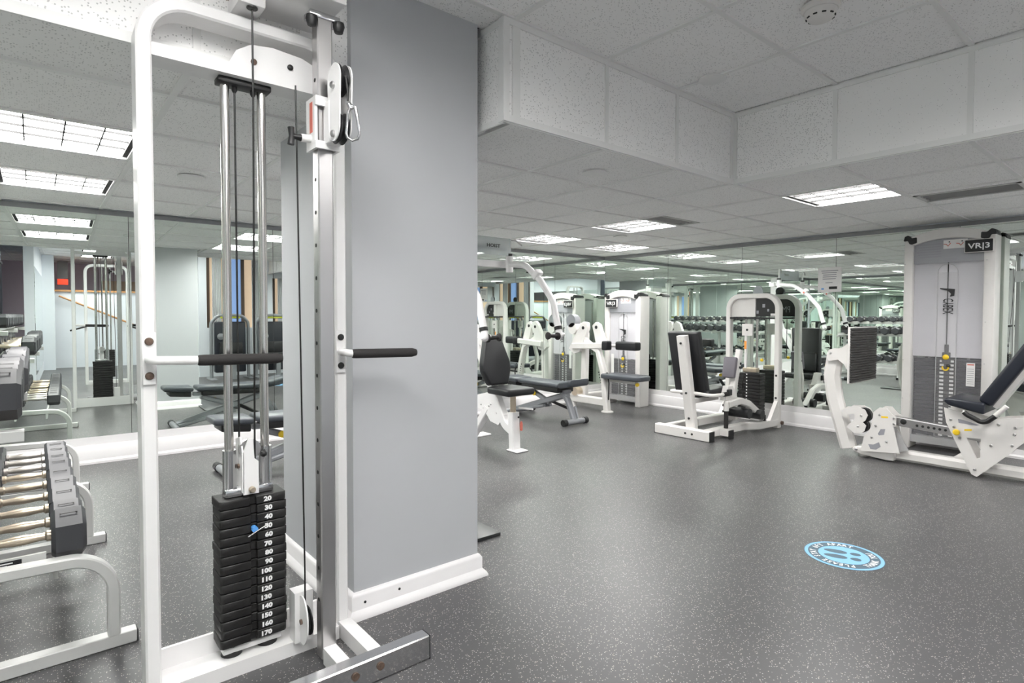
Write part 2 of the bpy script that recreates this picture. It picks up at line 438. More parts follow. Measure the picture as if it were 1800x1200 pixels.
def tile_obj(parent, x0, x1, y0, y1, z, tilt=0.):
    key = (round(x1-x0, 3), round(y1-y0, 3))
    c = V((x0+x1)/2, (y0+y1)/2, z)
    if key not in tile_me:
        a, b = (x1-x0)/2-.004, (y1-y0)/2-.004
        me = B().box((-a, -b, .008), (a, b, .020)).mesh('ceiling_tile', V(0, 0, 0)); me.materials.append(MT['acoustic_tile']); tile_me[key] = me
    o = bpy.data.objects.new('ceiling_tile', tile_me[key]); COL.objects.link(o); o.parent = parent
    o.location = c-OFF[parent.name]
    if tilt: o.rotation_euler = (random.uniform(-1, 1)*tilt, random.uniform(-1, 1)*tilt, 0)
    return o
bar_w = .024
def bars(parent, p0, p1, z):
    d = V(p1)-V(p0)
    B().bar(V(*p0, z+.015), V(*p1, z+.015), bar_w, .03).build('grid_bar', 'grid_white', parent)
lows = []
for j in range(-11, 7):
    for i in range(-7, 5):
        x0, x1, y0, y1 = cell_x(i), cell_x(i+1), cell_y(j), cell_y(j+1)
        if j < 0 and i < 0: continue
        if y0 < YF: continue
        x0c, x1c = max(x0, XL), min(x1, XM)
        if x1c-x0c < .03: continue
        y1c = min(y1, YM((x0+x1)/2))
        y0c = max(y0, YSL+.02) if i <= -4 else y0
        if y1c-y0c < .03: continue
        lows.append((i, j, x0c, x1c, y0c, y1c))
for i, j, x0, x1, y0, y1 in lows:
    if (i, j) in LIGHTS_LOW or (i, j) in VENTS: continue
    if PX0-.05 < x0 and x1 < PX1+.05 and y0 > PY0-.05 and y1 < PY1+.05: continue
    tile_obj(low, x0, x1, y0, y1, ZL+random.choice((0, 0, 0, .003)), random.choice((.003, .003, .003, .009)))
for j in range(-11, 7):
    y = cell_y(j); 
    if y < YF or y > 5.66: continue
    bars(low, (XS if j < 0 else (XL if j > 0 else 1.58), y), (XM, y), ZL)
for i in range(-6, 5):
    x = cell_x(i)
    y0 = YF if i >= 0 else (YS if i > -4 else YSL)
    bars(low, (x, y0), (x, YM(x)), ZL+.0006)
# raised ceiling
for j in range(-15, 2):
    for i in range(-8, 0):
        x0, x1, y0, y1 = cell_x(i), cell_x(i+1), cell_y(j), cell_y(j+1)
        if y0 > YS-.01:
            if j == 0 and i <= -4: y1 = YSL
            else: continue
        if (i, j) in LIGHTS_HIGH: continue
        x0 = max(x0, -1.3)
        if x1-x0 < .05: continue
        tile_obj(high, x0, x1, y0, y1, ZH, .002)
for j in range(-15, 1): bars(high, (-1.3, cell_y(j)), (XS, cell_y(j)), ZH)
for i in range(-7, 0): bars(high, (cell_x(i), -6.9), (cell_x(i), YS if i > -4 else YSL), ZH+.0006)

# soffit: vertical acoustic tiles in white angle trim
sof = struct('soffit', B().ext([(1.64, YS+.03, 0), (XS+.03, YS+.03, 0), (XS+.03, YF, 0), (XS+.08, YF, 0), (XS+.08, YS+.08, 0), (1.64, YS+.08, 0)], (0, 0, .001)), 'plenum', (2.5, YS, ZL))
sof.data.transform(Matrix.Translation((0, 0, ZL+.2)))
B().box((XS+.026, YF, ZL+.02), (XS+.045, YS+.045, ZH+.12)).build('soffit_light_block', 'plenum', sof)  # added unseen blockers, keep world light from leaking past the soffit tiles
B().box((1.618, YS+.026, ZL+.02), (XS+.045, YS+.045, ZH+.12)).build('soffit_light_block', 'plenum', sof)
B().box((1.618, YS+.03, ZL+.02), (1.635, 3.0, ZH+.12)).build('soffit_light_block', 'plenum', sof)
B().box((XL-.1, YSL+.026, ZL+.02), (PX0, YSL+.045, ZH+.12)).build('soffit_light_block', 'plenum', sof)
def vtile(a, b, n, name='soffit_tile'):
    a, b, n = V(a), V(b), V(n)
    m = B(); m.ext([a, b, b+V(0, 0, ZH-ZL+.02), a+V(0, 0, ZH-ZL+.02)], n*.015); return m.build(name, 'acoustic_tile', sof)
def vtrim(p, q, w, d, n):
    p, q, n = V(p), V(q), V(n); o_ = .0 if abs((q-p).z) > .1 else .0015; m = B(); m.bar(p+n*(d/2-o_), q+n*(d/2-o_), w, d, n); return m.build('soffit_trim', 'grid_white', sof)
xs_ = [1.592, cell_x(-3), cell_x(-2), cell_x(-1), XS]
for a, b in zip(xs_[:-1], xs_[1:]): vtile((a, YS+.008, ZL+.004), (b, YS+.008, ZL+.004), (0, 1, 0))
for x in xs_[1:-1]: vtrim((x, YS, ZL), (x, YS, ZH), .024, .008, (0, 1, 0))
ys_ = [YS-T*k for k in range(0, 5)]+[YF]
for a, b in zip(ys_[:-1], ys_[1:]): vtile((XS+.008, a, ZL+.004), (XS+.008, b, ZL+.004), (1, 0, 0))
for y in ys_[1:-1]: vtrim((XS, y, ZL), (XS, y, ZH), .024, .008, (1, 0, 0))
vtile((1.6, YS, ZL+.004), (1.6, 2.95, ZL+.004), (1, 0, 0))
B().box((1.5845, YS-.0035, ZL+.001), (1.618, YS+.034, ZH-.001)).build('corner_trim', 'grid_white', sof)
vtrim((1.672, YS, ZL), (1.672, YS, ZH), .02, .008, (0, 1, 0))
vtrim((XS-.012, YS, ZL), (XS-.012, YS, ZH), .024, .008, (0, 1, 0)); vtrim((XS, YS-.012, ZL), (XS, YS-.012, ZH), .024, .008, (1, 0, 0))
vtrim((1.585, YS, ZH-.013), (XS, YS, ZH-.013), .026, .008, (0, 1, 0)); vtrim((XS, YS, ZH-.013), (XS, YF, ZH-.013), .026, .008, (1, 0, 0))
vtrim((1.585, YS, ZL+.009), (XS, YS, ZL+.009), .026, .010, (0, 1, 0)); vtrim((XS, YS, ZL+.009), (XS, YF, ZL+.009), .026, .010, (1, 0, 0))
vtrim((1.592, YS, ZL+.009), (1.592, 2.95, ZL+.009), .026, .010, (1, 0, 0)); vtrim((1.592, YS, ZH-.013), (1.592, 2.95, ZH-.013), .026, .010, (1, 0, 0))
# soffit on the left of the pillar
xl_ = [XL, cell_x(-6), cell_x(-5), PX0]
for a, b in zip(xl_[:-1], xl_[1:]): vtile((a, YSL+.008, ZL+.004), (b, YSL+.008, ZL+.004), (0, 1, 0))
for x in xl_[1:-1]: vtrim((x, YSL, ZL), (x, YSL, ZH), .024, .008, (0, 1, 0))
vtrim((XL, YSL, ZL+.012), (PX0, YSL, ZL+.012), .034, .010, (0, 1, 0)); vtrim((XL, YSL, ZH-.013), (PX0, YSL, ZH-.013), .026, .010, (0, 1, 0))

# ------------------------------------------------------------------ ceiling lights
def troffer(i, j, z, label, grp):
    x0, x1, y0, y1 = cell_x(i)+.013, cell_x(i+1)-.013, cell_y(j)+.013, cell_y(j+1)-.013
    cx, cy = (x0+x1)/2, (y0+y1)/2
    t = thing('ceiling_light', label, 'ceiling light', (cx, cy, z), grp)
    xend = i <= -3
    ex, ey = (.033, .009) if xend else (.011, .031)
    B().box((x0+ex, y0+ey, z+.030), (x1-ex, y1-ey, z+.034)).build('diffuser', 'lamp_panel', t)
    m = B()
    m.box((x0, y0, z+.001), (x0+.010, y1, z+.05)); m.box((x1-.010, y0, z+.001), (x1, y1, z+.05))
    m.box((x0, y0, z+.001), (x1, y0+.008, z+.05)); m.box((x0, y1-.008, z+.001), (x1, y1, z+.05)); m.build('frame', 'grid_white', t)
    for ya, yb in (((y0+.008, y0+.03), (y1-.03, y1-.008)) if not xend else ((x0+.01, x0+.032), (x1-.032, x1-.01))):
        (B().box((x0+.01, ya, z+.012), (x1-.01, yb, z+.05)) if not xend else B().box((ya, y0+.008, z+.012), (yb, y1-.008, z+.05))).build('end_gap_shade', 'vent_dark', t)  # black boxes put in as the shade of the recessed ends
    for k in range(1, 4):
        x = x0+(x1-x0)*k/4; B().box((x-.003, y0+.03, z+.014), (x+.003, y1-.03, z+.029)).build('louver', 'vent_dark', t)
    for k in range(1, 4):
        y = y0+(y1-y0)*k/4; B().box((x0+.033, y-.002, z+.018), (x1-.033, y+.002, z+.028)).build('louver', 'vent_dark', t)
for (i, j), lb in LIGHTS_LOW.items(): troffer(i, j, ZL, lb, 'square lights in the low ceiling')
for (i, j), lb in LIGHTS_HIGH.items(): troffer(i, j, ZH, lb, 'square lights in the raised ceiling')

# ceiling vents
def vent(i, j, label, part):
    x0, x1, y0, y1 = cell_x(i)+.012, cell_x(i+1)-.012, cell_y(j)+.012, cell_y(j+1)-.012
    t = thing('air_vent', label, 'air vent', ((x0+x1)/2, (y0+y1)/2, ZL), 'air vents in the low ceiling')
    if part == 'long':
        ya, yb, xa, xb = y0, y1, x0+.08, x0+.40
    else:
        ya, yb, xa, xb = y1-.22, y1, x0, x1-.02
    z = ZL
    # plain remainder of the cell
    rem = [(x0, y0, xa, y1), (xb, y0, x1, y1)] if part == 'long' else [(x0, y0, x1, ya), (xb, ya, x1, y1)]
    for r_ in rem: B().box((r_[0], r_[1], z+.004), (r_[2], r_[3], z+.016)).build('blank_panel', 'acoustic_tile', t)
    B().box((xa, ya, z+.04), (xb, yb, z+.045)).build('backing', 'vent_dark', t)
    m = B(); g = .028
    m.box((xa, ya, z), (xa+g, yb, z+.012)); m.box((xb-g, ya, z), (xb, yb, z+.012)); m.box((xa, ya, z), (xb, ya+g, z+.012)); m.box((xa, yb-g, z), (xb, yb, z+.012)); m.build('frame', 'vent_light', t)
    n = 4
    if part == 'long':
        for k in range(n):
            x = xa+g+(xb-xa-2*g)*(k+.5)/n; B().bar((x, ya+g, z+.016), (x, yb-g, z+.016), .04, .004, (.5, 0, .86)).build('slat', 'vent_grey', t)
    else:
        for k in range(n):
            y = ya+g+(yb-ya-2*g)*(k+.5)/n; B().bar((xa+g, y, z+.016), (xb-g, y, z+.016), .03, .004, (0, .5, .86)).build('slat', 'vent_grey', t)
vent(2, -2, 'long grey slotted air vent in the ceiling above the leg press tower', 'long')
vent(1, 1, 'short grey slotted air vent next to a lit ceiling square in mid room', 'short')

# smoke detector, sprinkler covers
t = thing('smoke_detector', 'off-white round smoke detector on the raised ceiling', 'smoke detector', (2.556, 1.064, ZH))
B().lathe((2.556, 1.064, ZH), (0, 0, -1), [(.075, 0), (.075, .012), (.066, .022)], 28).build('base_ring', 'cream_paint', t)
h = B().lathe((2.556, 1.064, ZH-.022), (0, 0, -1), [(.062, 0), (.060, .016), (.045, .034), (.030, .040), (.001, .040)], 28).build('sensor_dome', 'cream_paint', t)
for k in range(10):
    a = 2*PI*k/10; B().rbox((2.556+.0535*math.cos(a), 1.064+.0535*math.sin(a), ZH-.047), (.006, .016, .005), .001, 1, Matrix.Rotation(a, 3, 'Z')).build('vent_slot', 'vent_dark', h)
for (x, y), z, lb in [((at(1045, 304, 'Z', ZL).x, at(1045, 304, 'Z', ZL).y), ZL, 'flat white sprinkler cover in the low ceiling just past the soffit'),
                   ((at(1252, 140, 'Z', ZH).x, at(1252, 140, 'Z', ZH).y), ZH, 'flat white sprinkler cover in the raised ceiling by the soffit corner'),
                   ((at(335, 312, 'Z', ZL).x, at(335, 312, 'Z', ZL).y), ZL, 'small white round disc in the ceiling left of the pillar'),
                   ((at(1090, 416, 'Z', ZL).x, at(1090, 416, 'Z', ZL).y), ZL, 'small grey round disc between two lit squares far back')]:
    m = B().lathe((x, y, z+.006), (0, 0, -1), [(.072, 0), (.072, .008), (.066, .011), (.001, .011)], 28)
    tag(m.build('sprinkler_cover', 'grid_white', None, (x, y, z)), lb, 'sprinkler', 'round ceiling discs')

# ------------------------------------------------------------------ rooms behind the camera (seen in the mirrors)
wall_front = struct('wall_front', B().box((2.2, YF-.15, 0), (XM+.1, YF, .95)), 'wall_paint')
WIN = ((2.34, 3.40, 2.36), (3.56, 4.62, 1.96), (4.78, 5.84, 1.96))
for a, b, c, d in ((2.2, .95, 2.34, ZH+.1), (3.40, .95, 3.56, ZH+.1), (4.62, .95, 4.78, ZH+.1), (5.84, .95, XM+.1, ZH+.1), (2.34, 2.36, 3.40, ZH+.1), (3.56, 1.96, 4.62, ZH+.1), (4.78, 1.96, 5.84, ZH+.1)):
    B().box((a, YF-.15, b), (c, YF, d)).build('wall_pier', 'wall_paint', wall_front)
for k, (xa, xb, zw) in enumerate(WIN):
    wo = struct('window_%d' % (k+1), B().box((xa, YF-.12, .95), (xb, YF-.10, zw)), 'tan_outside', (xa, YF, .95))
    mid = xa+.36*(xb-xa)
    B().box((mid, YF-.10, .97), (mid+.28, YF-.095, zw-.02)).build('sky_pane', 'blue_outside', wo)
    for x in (xa+.03, mid, mid+.28, xb-.03): B().box((x-.03, YF-.10, .95), (x+.03, YF-.05, zw)).build('mullion', 'brown', wo)
    for x in (xa+.17, xb-.17):
        m = B(); sec = []
        for q in range(25): sec.append((x-.08+.16*q/24, YF+.03+.014*math.sin(q*1.6), .45))
        poly = sec+[(p[0], p[1]+.006, .45) for p in reversed(sec)]
        m.ext(poly, (0, 0, zw-.45)); c_ = m.build('curtain', 'curtain', None, (x, YF, .45))
        tag(c_, 'pale curtain on the %s side of the %s window behind the camera' % ('pillar' if x < (xa+xb)/2 else 'leg press', ('tall', 'first low', 'second low')[k]), 'curtain', 'pale window curtains')
# stair hall
struct('wall_hall', B().box((-1.5, -7.1, 0), (2.35, -6.95, ZH+.1)), 'purple_paint')
hw = struct('wall_half', B().box((-.05, -5.2, 0), (2.2, -5.05, 1.72)), 'wall_paint')
B().box((-.05, -5.24, 1.72), (2.2, -5.01, 1.76)).build('cap_rail', 'wood', hw)
struct('wall_side', B().box((2.205, -7.0, 0), (2.30, YF-.151, ZH+.09)), 'wall_paint')
struct('wall_end', B().box((-1.5, -6.95, 0), (-1.35, -.9, ZH)), 'wall_paint')
part_w = struct('wall_partition', B().box((-.36, -4.6, 0), (-.226, -.95, ZH+.05)), 'wall_paint')
for a in range(6):
    B().box((-.226, -4.55+.6*a+.002, .2), (-.22, -4.55+.6*(a+1)-.002, 2.0)).build('mirror_panel', 'mirror_glass', part_w)
struct('trim_4', B().box((-.40, -4.72, 0), (-.02, -4.6, ZH)), 'wall_paint')
t = thing('handrail', 'sloping wooden handrail on the pale half wall of the stair hall', 'handrail', (1.0, -5.0, 0))
m = B().tube([(.05, -4.985, 1.62), (1.9, -4.985, .75)], .02, 12).build('rail', 'wood', t)
for k in range(3):
    x = .3+.6*k; z = 1.62-(x-.05)*.87/1.85
    B().tube([(x, -5.05, z-.06), (x, -4.99, z-.06), (x, -4.985, z-.01)], .006, 8, .02).build('bracket', 'brushed_steel', t)
t = thing('exit_sign', 'glowing red sign on the dark side of the stair hall', 'sign', (.12, -6.0, 1.85))
B().rbox((.12, -6.0, 1.98), (.20, .05, .13), .008, 2).build('housing', 'red_sign', t)
B().box((.02, -6.02, 2.065), (.22, -5.98, 2.47)).build('hanger', 'alu_trim', t)
t = thing('wall_cabinet', 'tan wooden wall cabinet on the purple hall wall', 'cabinet', (1.5, -6.9, 1.5))
B().rbox((1.35, -6.82, 1.9), (.9, .24, .34), .006, 2).build('body', 'skin_tan', t)
B().box((1.355, -6.705, 1.745), (1.785, -6.69, 2.055)).build('door', 'skin_tan', t)
B().box((.915, -6.705, 1.745), (1.345, -6.69, 2.055)).build('door', 'skin_tan', t)

# ------------------------------------------------------------------ floor mat and distancing sticker
m = B().rbox((1.74, 2.94, .009), (.40, 1.02, .018), .004, 2)
tag(m.build('floor_mat', 'mat_rubber', None, (1.74, 2.94, 0)), 'black rubber mat on the floor poking out behind the grey pillar', 'mat')
sc0 = V(3.10, 1.135, 0)
st = thing('floor_sticker', 'round blue keep-apart floor sticker with two shoe prints', 'sticker', sc0)
def disc(m, r, z, n=64): return m.lathe(sc0+V(0, 0, z-.0004), (0, 0, 1), [(r, 0), (r, .0004)], n)
disc(B(), .178, .0010).build('edge_ring', 'deep_blue', st)
disc(B(), .174, .0014).build('outer_ring', 'sky_blue', st)
disc(B(), .158, .0018).build('lettering_band', 'deep_blue', st)
disc(B(), .112, .0022).build('centre_disc', 'sky_blue', st)
ir = V(RT.x, RT.y, 0).normalized(); iu = V(FW.x, FW.y, 0).normalized()
def ring_text(body, a0, a1, cw, r):
    m = B(); n = len(body)
    for k, ch in enumerate(body):
        if ch == ' ': continue
        a = math.radians(a0+(a1-a0)*(k+.5)/n)
        d = ir*math.cos(a)+iu*math.sin(a); tg = (-ir*math.sin(a)+iu*math.cos(a))
        if cw: text(m, ch, .040, sc0+d*r+V(0, 0, .0018), -tg, d, .0006, .0012, True, .85)
        else: text(m, ch, .040, sc0+d*(r+.026)+V(0, 0, .0018), tg, -d, .0006, .0012, True, .85)
    return m
ring_text('PLEASE STAY 6FT APART', 262, 42, True, .122).build('lettering', 'print_white', st)
ring_text('THANK YOU', 282, 368, False, .122).build('lettering', 'print_white', st)
def blob(pts, z): return [sc0+ir*a+iu*b+V(0, 0, z) for a, b in pts]
fd = V(1, -.55, 0).normalized()          # heel direction in sticker plane
for off in (.034, -.034):
    ax = (ir*fd.x+iu*fd.y); sd = (ir*(-fd.y)+iu*fd.x)
    for c0, ln, wd, nm in ((-.035, .052, .024, 'shoe_sole'), (.052, .024, .019, 'shoe_heel')):
        poly = []
        for k in range(20):
            a = 2*PI*k/20; ww = wd*(1+.12*math.cos(a))
            poly.append(sc0+ax*(c0+ln*math.cos(a))+sd*(off+ww*math.sin(a))+V(0, 0, .0022))
        B().ext(poly, (0, 0, .0005)).build(nm, 'deep_blue', st)

# ------------------------------------------------------------------ notice on the mirror
t = thing('notice', 'white printed notice taped to the right mirror', 'notice', (XM-.003, 2.52, 1.45))
B().box((XM-.004, 2.405, 1.448), (XM-.0015, 2.635, 1.705)).build('sheet', 'label_white', t)
m = B()
for k, (ln, off) in enumerate(((.165, 0), (.145, .004), (.130, .0), (.135, .0), (.130, .004))):
    z = 1.665-.021*k; m.box((XM-.0046, 2.52-ln/2+off, z), (XM-.0042, 2.52+ln/2+off, z+.008))
m.box((XM-.0046, 2.49, 1.542), (XM-.0042, 2.56, 1.548)); m.build('printed_lines', 'print_grey', t)
B().box((XM-.0046, 2.445, 1.478), (XM-.0042, 2.525, 1.505)).build('logo_box', 'ink_black', t)
B().box((XM-.0046, 2.575, 1.475), (XM-.0042, 2.60, 1.490)).build('logo_mark', 'blue_plastic', t)

# ------------------------------------------------------------------ cable column (foreground)
cb = thing('cable_column', 'white cable column with numbered weight stack and chrome rail beside the pillar', 'cable machine', (.58, 2.08, 0))
fy0, fy1 = 2.035, 2.135; fc = (fy0+fy1)/2
m = B(); pts = fillet([(.266, fc, .0), (.266, fc, 2.150), (.872, fc, 2.150), (.872, fc, 0)], .125, 10)
m.sweep(pts, rect(.042, .098, .006), (0, 1, 0)); m.build('arch_frame', 'white_paint', cb)
B().box((.286, fy0, 1.974), (.852, fy1, 2.012)).build('crossbar', 'white_paint', cb)
gp = [(.50, 2.010), (.525, 2.06), (.57, 2.090), (.64, 2.100), (.74, 2.092), (.80, 2.070), (.835, 2.03), (.84, 2.010)]
B().ext([(x, fy0+.012, z) for x, z in gp], (0, .008, 0)).build('gusset_plate', 'white_paint', cb)
for x, y in ((446, 109), (510, 119)):
    p = at(x, y, 'Y', fy0+.011); B().lathe(p, (0, -1, 0), [(.010, 0), (.010, .004), (.006, .007), (.001, .007)], 12).build('bolt', 'rust_bolt' if x < 470 else 'dark_bolt', cb)
B().rbox((.557, 2.09, 1.964), (.165, .06, .02), .004, 2).build('rod_bracket', 'black_plastic', cb)
for x in (.4985, .6135): B().cyl((x, 2.09, .10), (x, 2.09, 1.96), .0142, 18).build('guide_rod', 'steel_rod', cb)
for x in (.529, .587): B().lathe((x, 2.09, 1.955), (0, 0, -1), [(.009, 0), (.009, .012), (.005, .02)], 10).build('cable_stop', 'black_plastic', cb)
B().tube([(.529, 2.09, 1.95), (.531, 2.09, .67)], .0032, 8).build('cable', 'black_cable', cb)
B().tube([(.560, 1.99, 2.22), (.563, 2.0, 1.9), (.572, 2.06, .70)], .0032, 8).build('cable', 'black_cable', cb)
B().tube([(.70, 2.0, 1.975), (.712, 1.985, .3), (.712, 1.985, .17)], .0030, 8).build('cable', 'black_cable', cb)
# head beam and its pulley housing above the frame
B().rbox((.70, 1.985, 2.247), (.24, .27, .05), .006, 2).build('head_beam', 'white_paint', cb)
hs = B().rbox((.556, 2.035, 2.250), (.085, .13, .13), .008, 2).build('pulley_housing', 'white_paint', cb)
B().lathe((.560, 1.99, 2.1845), (0, 0, -1), [(.017, 0), (.017, .004), (.012, .006)], 14).build('cable_eye', 'black_plastic', hs)
B().lathe((.495, 2.033, 2.215), (0, -1, 0), [(.012, 0), (.012, .005), (.007, .009), (.001, .009)], 12).build('bolt', 'rust_bolt', cb)
# chrome rail
B().sweep([(.764, 1.925, .02), (.764, 1.925, 2.178)], rect(.052, .05, .004), (0, 1, 0)).build('slide_rail', 'brushed_steel', cb)
rl = B()
for k in range(17): rl.cyl((.7372, 1.925, .22+.11*k), (.739, 1.925, .22+.11*k), .007, 10)
o = rl.build('pin_holes', 'vent_dark', cb); o['kind'] = 'stuff'
hb = B().rbox((.765, 1.925, 2.188), (.105, .06, .022), .005, 2).build('rail_clamp', 'chrome', cb)
for x, yy in ((.722, 1.905), (.812, 1.90)): B().lathe((x, yy, 2.18), (0, 0, -1), [(.018, 0), (.020, .012), (.014, .032), (.001, .034)], 12).build('rubber_foot', 'black_plastic', hb)
# feet
B().sweep([(.40, 1.727, .042), (1.040, 1.727, .042)], rect(.052, .083, .004), (0, 0, 1)).build('chrome_foot', 'chrome', cb)
B().rbox((1.0425, 1.727, .042), (.006, .054, .085), .002, 1).build('end_cap', 'black_plastic', cb)
for bx, by_ in ((669, 1170), (625, 1189)): B().lathe(at(bx, by_, 'Y', 1.7005), (0, -1, 0), [(.013, 0), (.013, .004), (.006, .005), (.006, .003), (.001, .003)], 12).build('bolt', 'rust_bolt', cb)
B().lathe(at(584, 1159, 'Y', 1.8995), (0, -1, 0), [(.010, 0), (.010, .004), (.005, .006), (.001, .006)], 12).build('bolt', 'rust_bolt', cb)
B().box((.853, 1.753, .002), (.900, 2.035, .058)).build('foot_beam', 'white_paint', cb)
B().box((.742, 1.753, .004), (.786, 1.90, .060)).build('foot_beam', 'white_paint', cb)
B().box((.286, 1.753, .004), (.33, 2.035, .055)).build('foot_beam', 'white_paint', cb)
# base tray
m = B(); m.ext([(.287, 2.022, 0), (.287, 2.142, 0), (.287, 2.142, .115), (.287, 2.130, .115), (.287, 2.130, .048), (.287, 2.022, .048)], (.564, 0, 0)); m.build('base_tray', 'white_paint', cb)
# low pulley
B().box((.683, 2.005, .048), (.747, 2.06, .225)).build('pulley_bracket', 'white_paint', cb)
pp = [(.712+.045*math.cos(a)*0, 1.985+.052*math.cos(a), .135+.085*math.sin(a)) for a in [2*PI*k/24 for k in range(24)]]
B().ext([(.700, p[1], p[2]) for p in pp], (.005, 0, 0)).build('pulley_cheek', 'white_paint', cb)
B().lathe((.707, 1.985, .13), (1, 0, 0), [(.05, 0), (.05, .004), (.042, .008), (.05, .012), (.05, .016)], 24).build('pulley', 'black_plastic', cb)
B().lathe((.700, 1.985, .13), (-1, 0, 0), [(.009, 0), (.009, .006), (.001, .007)], 10).build('bolt', 'rust_bolt', cb)
# weight stack
B().rbox((.560, 2.082, .072), (.19, .05, .018), .003, 1).build('stack_channel', 'white_paint', cb)
for x in (.4985, .6135): B().cyl((x, 2.09, .046), (x, 2.09, .088), .034, 20, .030).build('rubber_bumper', 'black_plastic', cb)
sx0, sx1, sy0, sy1 = .454, .668, 2.034, 2.136; npl = 16; z0, z1 = .093, .586; dz = (z1-z0)/npl
nums = list(range(170, 10, -10))
for k in range(npl):
    zc = z0+dz*(k+.5); jx = random.uniform(-.002, .002)
    c = random.uniform(-.0015, .0015)
    m = B(); a0, a1, b0 = sx0+jx, sx1+jx, sy0+c
    # plate with a notch on its front face for the selector pin
    mid = .5595+jx
    prof = [(a0, b0+.008), (a0+.008, b0), (mid-.010, b0), (mid-.010, b0+.012), (mid+.010, b0+.012), (mid+.010, b0), (a1-.008, b0), (a1, b0+.008), (a1, sy1), (a0, sy1)]
    m.pad([(x, y, zc-dz/2+.0012) for x, y in prof], (0, 0, dz-.0024), .0022, 1)
    pl = m.build('weight_plate', 'stack_iron', cb)
    text(B(), str(nums[k]), .0215, (.606+jx if nums[k] < 100 else .600+jx, b0, zc-.0075), (1, 0, 0), (0, 0, 1), .0008, .0012, True, 1.15).build('number', 'print_white', pl)
pin = B().cyl((.5595, 2.04, z0+dz*12.5-.001), (.5595, 2.018, z0+dz*12.5-.001), .010, 14).build('selector_pin', 'blue_plastic', cb)
B().tube([(.535, 2.013, z0+dz*12.5-.018), (.60, 2.013, z0+dz*12.5+.012)], .0022, 8).build('pin_handle', 'chrome', pin)
# carriage on top of the stack
for x in (.4985, .6135): B().cyl((x, 2.088, .59), (x, 2.088, .742), .0215, 22).build('rod_sleeve', 'chrome', cb)
B().rbox((.556, 2.085, .600), (.155, .05, .028), .006, 2).build('carriage_bar', 'chrome', cb)
m = B()
yk = 2.045
m.ext([(.531, yk, .592), (.580, yk, .592), (.580, yk, .700), (.567, yk, .712), (.563, yk, .780), (.548, yk+.0, .780), (.531, yk, .735)], (0, .006, 0))
m.build('yoke_front', 'white_paint', cb)
m = B(); m.ext([(.528, yk, .600), (.528, yk+.08, .600), (.528, yk+.08, .770), (.528, yk+.03, .785), (.528, yk, .735)], (.005, 0, 0)); m.build('yoke_side', 'white_paint', cb)
B().lathe((.557, 2.058, .742), (0, 1, 0), [(.034, 0), (.034, .006), (.028, .011), (.034, .016), (.034, .022)], 24).build('yoke_pulley', 'brushed_steel', cb)
B().lathe((.557, 2.043, .608), (0, -1, 0), [(.011, 0), (.011, .010), (.008, .014), (.001, .014)], 12).build('yoke_bolt', 'gold_steel', cb)
B().lathe((.527, 2.08, .685), (-1, 0, 0), [(.008, 0), (.008, .006), (.001, .007)], 10).build('bolt', 'rust_bolt', cb)
B().sph((.600, 2.058, .72), .011).build('ball_knob', 'black_plastic', cb)
# handles
for k, (x, gx0, gx1) in enumerate(((.266, .385, .640), (.866, .885, 1.150))):
    hd = B().rbox((x, fy0-.004, 1.063), (.038, .008, .16), .003, 1).build('handle', 'white_paint', cb)
    for dz_ in (.052, -.052): B().lathe((x, fy0-.008, 1.063+dz_), (0, -1, 0), [(.012, 0), (.012, .003), (.009, .007), (.001, .008)], 14).build('bolt', 'rust_bolt' if k == 0 else 'dark_bolt', hd)
    B().tube([(x, fy0, 1.062), (x, fy0-.055, 1.060), (gx0+.01, fy0-.062, 1.056)], .0135, 14, .035).build('handle_tube', 'white_paint', hd)
    B().lathe((gx0, fy0-.062, 1.056), (1, -.01, -.018), [(.0135, 0), (.0165, .004), (.0172, .02), (.0172, gx1-gx0-.02), (.013, gx1-gx0-.003), (.001, gx1-gx0)], 16).build('grip', 'foam_grip', hd)
# swivel pulley slider
sl = B().box((.722, 1.888, 1.745), (.732, 1.962, 1.915)).box((.796, 1.888, 1.745), (.806, 1.962, 1.915))
sl.box((.722, 1.878, 1.745), (.806, 1.888, 1.770)).box((.722, 1.878, 1.885), (.806, 1.888, 1.915)); 
sl = sl.build('slider', 'white_paint', cb)
B().box((.7212, 1.905, 1.80), (.7219, 1.93, 1.90)).build('warning_label', 'red_print', sl)
B().cyl((.722, 1.925, 1.782), (.690, 1.925, 1.780), .013, 14).build('pin_barrel', 'white_paint', sl)
kn = B().lathe((.690, 1.925, 1.780), (-1, 0, 0), [(.012, 0), (.010, .01), (.008, .03)], 12).build('pull_pin', 'black_plastic', sl)
B().tube([(.658, 1.925, 1.808), (.660, 1.925, 1.780), (.657, 1.925, 1.752)], [.011, .009, .011], 12).build('pin_grip', 'black_plastic', kn)
def capsule(y, za, zb, r, x, th):
    pts = [(x, y+r*math.cos(a), zb+r*math.sin(a)) for a in [PI*k/12 for k in range(13)]]+[(x, y+r*.85*math.cos(a), za+r*.85*math.sin(a)) for a in [PI+PI*k/12 for k in range(13)]]
    return B().ext(pts, (th, 0, 0))
py_ = 1.815
for x in (.757, .796): capsule(py_, 1.800, 1.955, .050, x, .004).build('swivel_cheek', 'white_paint', sl)
for z in (1.800, 1.955):
    B().lathe((.764, py_, z), (1, 0, 0), [(.046, 0), (.050, .003), (.040, .012), (.040, .016), (.050, .025), (.046, .028)], 26).build('swivel_pulley', 'black_plastic', sl)
    B().lathe((.757, py_, z-.02), (-1, 0, 0), [(.011, 0), (.011, .007), (.006, .012), (.001, .013)], 10).build('bolt', 'brushed_steel', sl)
B().rbox((.779, 1.872, 1.83), (.05, .05, .14), .004, 1).build('swivel_block', 'white_paint', sl)
